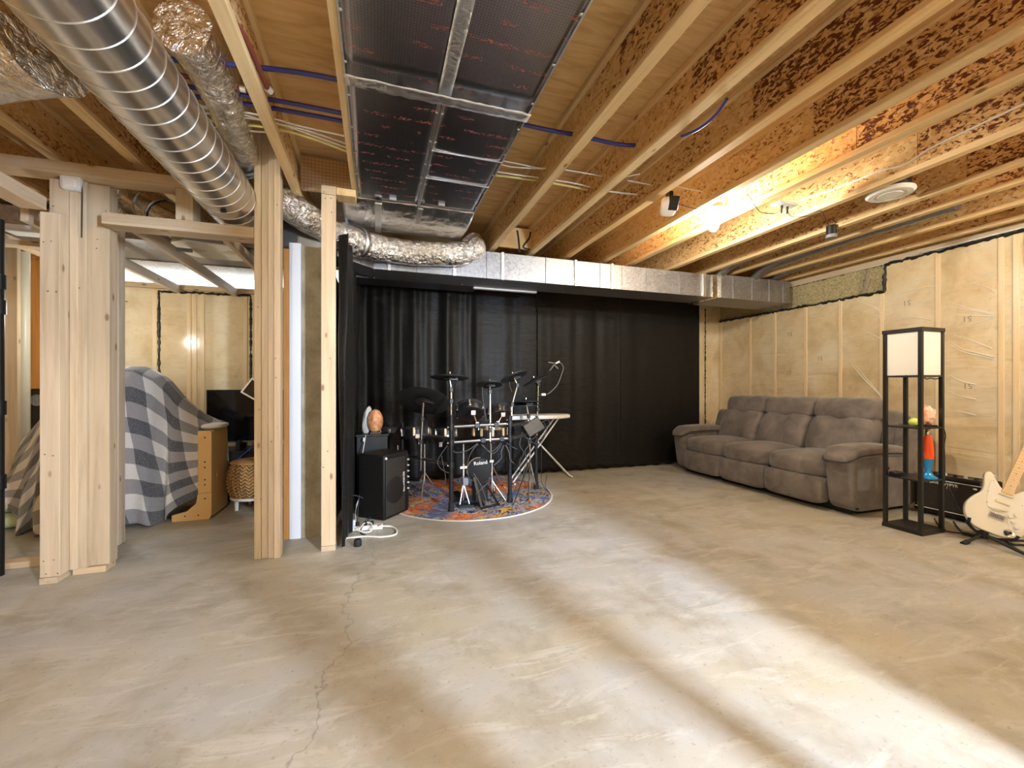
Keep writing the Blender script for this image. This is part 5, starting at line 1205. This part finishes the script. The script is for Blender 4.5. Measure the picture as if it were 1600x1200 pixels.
cb = thing('black_cabinet', 'black cabinet holding the salt lamps behind the amplifier', 'cabinet', (0.08, 4.62, 0))
cx0, cx1 = at_y(557, 690, 4.50).x, at_y(606, 690, 4.50).x
part_box('body', 'black_plastic', cb, cx0, cx1, 4.50, 4.80, 0.0, 0.685, bevel=0.005); part_box('top_board', 'black_metal', cb, cx0 - 0.01, cx1 + 0.01, 4.49, 4.81, 0.687, 0.705)
s = at_y(586, 675, 4.60); sl_ = thing('salt_lamp', 'egg-shaped orange salt lamp on the black cabinet', 'salt lamp', (s.x, 4.60, 0.705))
part_box('base', 'wood_dark', sl_, s.x - 0.05, s.x + 0.05, 4.55, 4.65, 0.705, 0.722)
m = MB().ball((s.x, 4.60, 0.835), 0.115, 18, 12, 0.10, (0.72, 0.70, 1.06))
for i, p in enumerate(m.v): m.v[i].z = max(p.z, 0.722)
m.build('crystal', 'salt_crystal', sl_, smooth=30)
s = at_y(572, 675, 4.62)
m = MB().ball((s.x + 0.008, 4.64, 0.835), 0.14, 12, 10, 0.18, (0.34, 0.30, 1.05))
for i, p in enumerate(m.v): m.v[i].z = max(p.z, 0.7055); m.v[i].x += (p.z - 0.83) * 0.10
tag(m.build('crystal_tower', 'pale_crystal', smooth=20), 'tall pale crystal beside the orange salt lamp', 'crystal')
lc = pipe('lamp_cord', 'white lamp cord hanging left of the black amplifier', 'cable', [(s.x, 4.47, 0.70), at_y(568, 700, 4.40), at_y(565, 720, 4.3), at_y(564, 745, 4.2), at_y(563, 770, 4.1), at_y(556, 795, 4.0), at_y(556, 818, 3.84)], 0.0045, 'cable_white', 'cords by the power strip')
MB().rod(at_y(566, 720, 4.29), at_y(571, 710, 4.28), 0.011).build('cord_switch', 'cable_yellow', lc)
MB().rod(at_y(568.5, 684, 4.44), at_y(568, 690, 4.43), 0.009).build('cord_plug', 'cable_white', lc)
pipe('lamp_cord', 'grey cord looping behind the power strip', 'cable', [at_z(545, 812, 0.05), at_y(548, 776, 4.02), at_y(570, 780, 4.0), at_y(579, 795, 3.97), at_y(578, 808, 3.95), at_z(572, 820, 0.02)], 0.0045, 'cable_grey', 'cords by the power strip')
pipe('lamp_cord', 'thin grey cord rising beside the black amplifier', 'cable', [at_z(558, 815, 0.02), at_y(562, 770, 4.05), at_y(571, 738, 4.25)], 0.004, 'cable_grey', 'cords by the power strip')
ps = thing('power_strip', 'white power strip on the floor below the black curtain', 'power strip', at_z(570, 826))
a, b = at_z(545, 826, 0.02), at_z(598, 822, 0.02)
MB().bar(a, b, 0.055, 0.038).build('housing', 'white_plastic', ps, bevel=0.006)
for u in (0.25, 0.48, 0.68): MB().lathe([(0.016, 0), (0.014, 0.03)], a.lerp(b, u) + Vector((0, 0, 0.018)), 14).build('plug', 'black_plastic', ps)
MB().cbox(a.lerp(b, 0.10) + Vector((0, 0, 0.045)), (0.05, 0.04, 0.05)).build('plug', 'blue_white', ps, bevel=0.006)
MB().cbox(a.lerp(b, 0.90) + Vector((0, -0.02, 0.012)), (0.03, 0.014, 0.016)).build('switch', 'red_plastic', ps, bevel=0.002)
pipe('strip_cord', 'white power strip cord curling across the floor', 'cable', [b, at_z(612, 823, 0.012), at_z(620, 829, 0.010), at_z(616, 836, 0.010), at_z(595, 839, 0.010), at_z(572, 838, 0.010), at_z(550, 840, 0.010), at_z(535, 842, 0.010)], 0.0075, 'cable_white', 'cords by the power strip')
pipe('strip_cord', 'white cable ring lying over the power strip', 'cable', [at_z(562, 826, 0.055), at_z(570, 817, 0.06), at_z(580, 818, 0.055), at_z(581, 828, 0.03), at_z(572, 832, 0.02), at_z(560, 829, 0.03)], 0.0065, 'cable_white', 'cords by the power strip')
pipe('strip_cord', 'black plug cord in front of the power strip', 'cable', [at_z(566, 822, 0.05), at_z(563, 832, 0.012), at_z(570, 836, 0.008), at_z(575, 838, 0.008)], 0.005, 'cable_black', 'cords by the power strip')
tag(MB().lathe([(0.026, 0), (0.028, 0.005), (0.028, 0.04), (0.024, 0.05)], at_z(559, 853), 20).build('rubber_stopper', 'black_rubber'), 'small black round cap on the floor by the side curtain', 'cap')

# ------------------------------------------------------------------ den furniture
bt = [(-3.00, 0.70), (-2.85, 0.86), (-2.62, 1.10), (-2.45, 1.27), (-2.30, 1.345), (-2.05, 1.345), (-1.94, 1.26), (-1.80, 1.06), (-1.64, 0.90), (-1.52, 0.83), (-1.47, 0.815)]
def prof(x):
    for (xa_, za), (xb, zb) in zip(bt, bt[1:]):
        if x <= xb:
            t_ = (x - xa_) / (xb - xa_); t_ = t_ * t_ * (3 - 2 * t_) if False else t_; return za + (zb - za) * t_
    return bt[-1][1]
xL, xR_ = bt[0][0], bt[-1][0]
def zbot(u): return 0.02 + (0.16 * max(0, (0.12 - u) / 0.12)) + (0.30 * max(0, (u - 0.80) / 0.20) ** 1.3) + 0.02 * math.sin(u * 31)
def drape(u, v):
    x = xL + (xR_ - xL) * u; zt = prof(x); zb = zbot(u)
    yf = 4.48 - 0.22 * math.sin(math.pi * min(1, u * 1.1)) + 0.0
    yf = yf + (4.62 - yf) * (max(0, 0.35 - u) / 0.35) * 0.6
    yb = 5.02
    if v < 0.68:                                   # front fall, bottom to top
        s_ = v / 0.68; z = zb + (zt - zb) * s_
        y = yf + 0.24 * s_ ** 1.6
        fold = 0.045 * (1 - s_ * 0.75) * (math.sin(u * 34 + 2.0 * s_) + 0.6 * math.sin(u * 57 + 1.3 + s_))
        y += fold + 0.02 * noise.noise(Vector((x * 6, z * 5, 0)))
        x += 0.05 * (1 - s_) * math.sin(u * 20)
    elif v < 0.80:
        s_ = (v - 0.68) / 0.12; y = yf + 0.24 + (yb - 0.10 - yf - 0.24) * s_; z = zt + 0.035 * math.sin(math.pi * s_)
    else:
        s_ = (v - 0.80) / 0.20; y = yb - 0.10 + 0.12 * s_; z = zt + (0.15 - zt) * s_
    return Vector((x, y, z))
def duv(u, v):
    x = (xR_ - xL) * u; return (x + 0.28 * (v - 0.5) * (1.2 if u > .35 else -1.6), v * 1.75 + (0.55 * max(0, 0.42 - u) * 2.2))
bl = MB().grid(drape, 110, 90, duv)
tag(bl.build('plaid_blanket', 'plaid_fleece', smooth=80, solid=0.012), 'grey and white buffalo-plaid fleece blanket draped over an armchair', 'blanket')
ch = thing('plywood_armchair', 'bent-plywood armchair mostly hidden under the plaid blanket', 'armchair', (-1.9, 4.6, 0))
x1 = -1.43
sp_ = [(4.42, 0.10), (4.42, 0.78), (4.47, 0.815), (4.80, 0.815), (4.82, 0.76), (4.82, 0.02), (4.45, 0.02)]
fs = MB(); fs.prism([(y, z) for y, z in sp_], (x1 - 0.03, 0, 0), (0, 1, 0), (0, 0, 1), 0.03); fs.build('side_panel', 'birch_shaded', ch, bevel=0.004)
fr2 = MB(); fr2.box(x1 - 0.105, x1, 4.395, 4.425, 0.24, 0.80); fr2.build('front_post', 'birch_ply', ch, bevel=0.006)
cv = MB(); pts = [(x1 - 0.105, 0.24), (x1 - 0.12, 0.15), (x1 - 0.19, 0.085), (x1 - 0.30, 0.06), (x1 - 0.30, 0.0), (x1 - 0.02, 0.0), (x1, 0.04), (x1, 0.24)]
cv.prism([(x, z) for x, z in pts], (0, 4.425, 0), (1, 0, 0), (0, 0, 1), 0.03); cv.build('curved_foot', 'birch_ply', ch, bevel=0.004)
hl = MB()
for z in (0.74, 0.52, 0.47, 0.36, 0.315, 0.19): hl.lathe([(0.007, 0), (0.007, 0.001)], (x1 - 0.05, 4.394, z), 12, (0, -1, 0))
for dx in (-0.10, -0.2): hl.lathe([(0.006, 0), (0.006, 0.001)], (x1 + dx, 4.394, 0.045), 12, (0, -1, 0))
hl.build('bolt_holes', 'dark_hole', ch)
part_box('seat', 'birch_shaded', ch, -2.75, x1 - 0.03, 4.56, 4.95, 0.40, 0.44); part_box('backrest', 'birch_shaded', ch, -2.4, -1.95, 4.78, 4.86, 0.44, 1.30); part_box('side_panel', 'birch_shaded', ch, -2.80, -2.77, 4.60, 4.90, 0.0, 0.50)
MB().pillow((x1 - 0.02, 4.56, 0.835), (0.085, 0.16, 0.022), 0.6).build('arm_roll', 'fleece_back', ch, smooth=80)
tv = thing('television', 'flat black television on a low cabinet in the den', 'television', at_y(360, 690, 5.2))
xa0 = at_y(322, 650, 5.2).x
z0, z1 = at_y(345, 692, 5.2).z, at_y(345, 609, 5.2).z
part_box('case', 'black_plastic', tv, xa0, xa0 + 1.05, 5.205, 5.245, z0, z1, bevel=0.003); part_box('screen', 'screen_black', tv, xa0 + 0.012, xa0 + 1.038, 5.200, 5.206, z0 + 0.02, z1 - 0.012, bevel=0)
part_box('bottom_bezel', 'dark_steel', tv, xa0, xa0 + 1.05, 5.197, 5.205, z0, z0 + 0.012)
part_box('foot', 'black_plastic', tv, xa0 + 0.3, xa0 + 0.34, 5.10, 5.35, 0.522, z0 + 0.03)
mc_ = thing('media_cabinet', 'low black cabinet under the television', 'cabinet', (-1.3, 5.25, 0))
part_box('body', 'black_plastic', mc_, xa0 + 0.10, -0.72, 5.02, 5.45, 0.0, 0.50, bevel=0.004); part_box('top_board', 'black_metal', mc_, xa0 + 0.08, -0.71, 5.0, 5.46, 0.502, 0.52)
tag(MB().tube([at_y(368, 722, 4.98), at_y(378, 712, 4.98), at_y(396, 698, 4.98)], 0.008, 8, smooth=4).build('blue_cord', 'blue_cable', smooth=60), 'blue cord in front of the low black cabinet', 'cable')
pc = at_z(396, 796); pr = 0.245
pf = thing('wicker_pouf', 'round braided seagrass pouf on short white legs', 'pouf', (pc.x, pc.y + 0.1, 0))
cpt = Vector((pc.x, pc.y + 0.1, 0))
def wk(u, v):
    a = 2 * math.pi * u; r = pr * (0.86 + 0.14 * math.sin(math.pi * min(1, v * 1.1)) ** 0.7) + 0.007 * math.sin(v * 60 + 2 * math.sin(u * 75)); return cpt + Vector((r * math.cos(a), r * math.sin(a), 0.135 + 0.33 * v))
MB().grid(wk, 150, 40, lambda u, v: (u, v * 0.35)).build('basket', 'wicker', pf, smooth=70)
MB().lathe([(0.01, 0.02), (0.10, 0.018), (0.20, 0.008), (0.225, -0.005)], cpt + Vector((0, 0, 0.462)), 36, cap=False).build('lid', 'wicker_plain', pf, solid=0.004)
MB().lathe([(0.22, 0.11), (0.22, 0.134)], cpt, 36).build('tray', 'white_plastic', pf)
for k in range(4):
    a = 0.55 + k * math.pi / 2; c = cpt + Vector((0.17 * math.cos(a), 0.17 * math.sin(a), 0)); MB().rod(c, c + Vector((0, 0, 0.112)), 0.016, 0.02, 14).build('leg', 'white_plastic', pf)
ff = frame((0.8, 0.1, -0.55), (0.5, 0, 0.8)); c = at_y(398, 609, 3.42)
ms = thing('wall_mirror', 'small white-framed dark panel hung behind the middle post', 'panel', c)
MB().cbox((0, 0, 0), (0.13, 0.13, 0.015)).move(Matrix.Translation(c) @ ff.to_4x4()).build('frame', 'white_plastic', ms, bevel=0.006)
MB().cbox((0, 0, 0.0), (0.105, 0.105, 0.019)).move(Matrix.Translation(c) @ ff.to_4x4()).build('face', 'screen_black', ms)
sg = at_z(14, 823)
tag(MB().pillow((sg.x, sg.y, 0.065), (0.16, 0.14, 0.064), 0.75).build('plush_cushion', 'sage_plush', smooth=80), 'lower of two sage green plush cushions at far left', 'cushion', 'sage cushions in the den')
tag(MB().pillow((sg.x - 0.02, sg.y + 0.03, 0.195), (0.15, 0.14, 0.064), 0.75).build('plush_cushion', 'sage_plush', smooth=80), 'upper of two sage green plush cushions at far left', 'cushion', 'sage cushions in the den')
gt = thing('storage_tote', 'grey ribbed storage tote left of the plaid blanket', 'storage tote', (-3.15, 5.15, 0))
gx0, gx1 = xa(-20, 5.0), xa(33, 5.0)
def rib(u, v): return Vector((gx0 + (gx1 - gx0) * u, 5.0 + 0.012 * math.sin(u * 70), 0.01 + 0.55 * v))
MB().grid(rib, 120, 2).build('front_wall', 'grey_corrugated', gt, solid=0.006); part_box('tub', 'grey_corrugated', gt, gx0, gx1, 5.02, 5.35, 0.0, 0.56); part_box('lid', 'grey_corrugated', gt, gx0 - 0.01, gx1 + 0.01, 4.98, 5.37, 0.562, 0.585)
bx = thing('floor_speaker', 'tall black speaker half hidden behind the plaid blanket', 'speaker', (xa(58, 5.15), 5.2, 0))
part_box('enclosure', 'black_plastic', bx, xa(47, 5.15), xa(76, 5.15), 5.15, 5.40, 0, 1.18, bevel=0.01)
MB().lathe([(0.05, 0), (0.055, 0.006), (0.02, -0.004)], (xa(52, 5.15) + 0.03, 5.149, 1.07), 20, (0, -1, 0)).build('driver', 'grey_metal', bx)
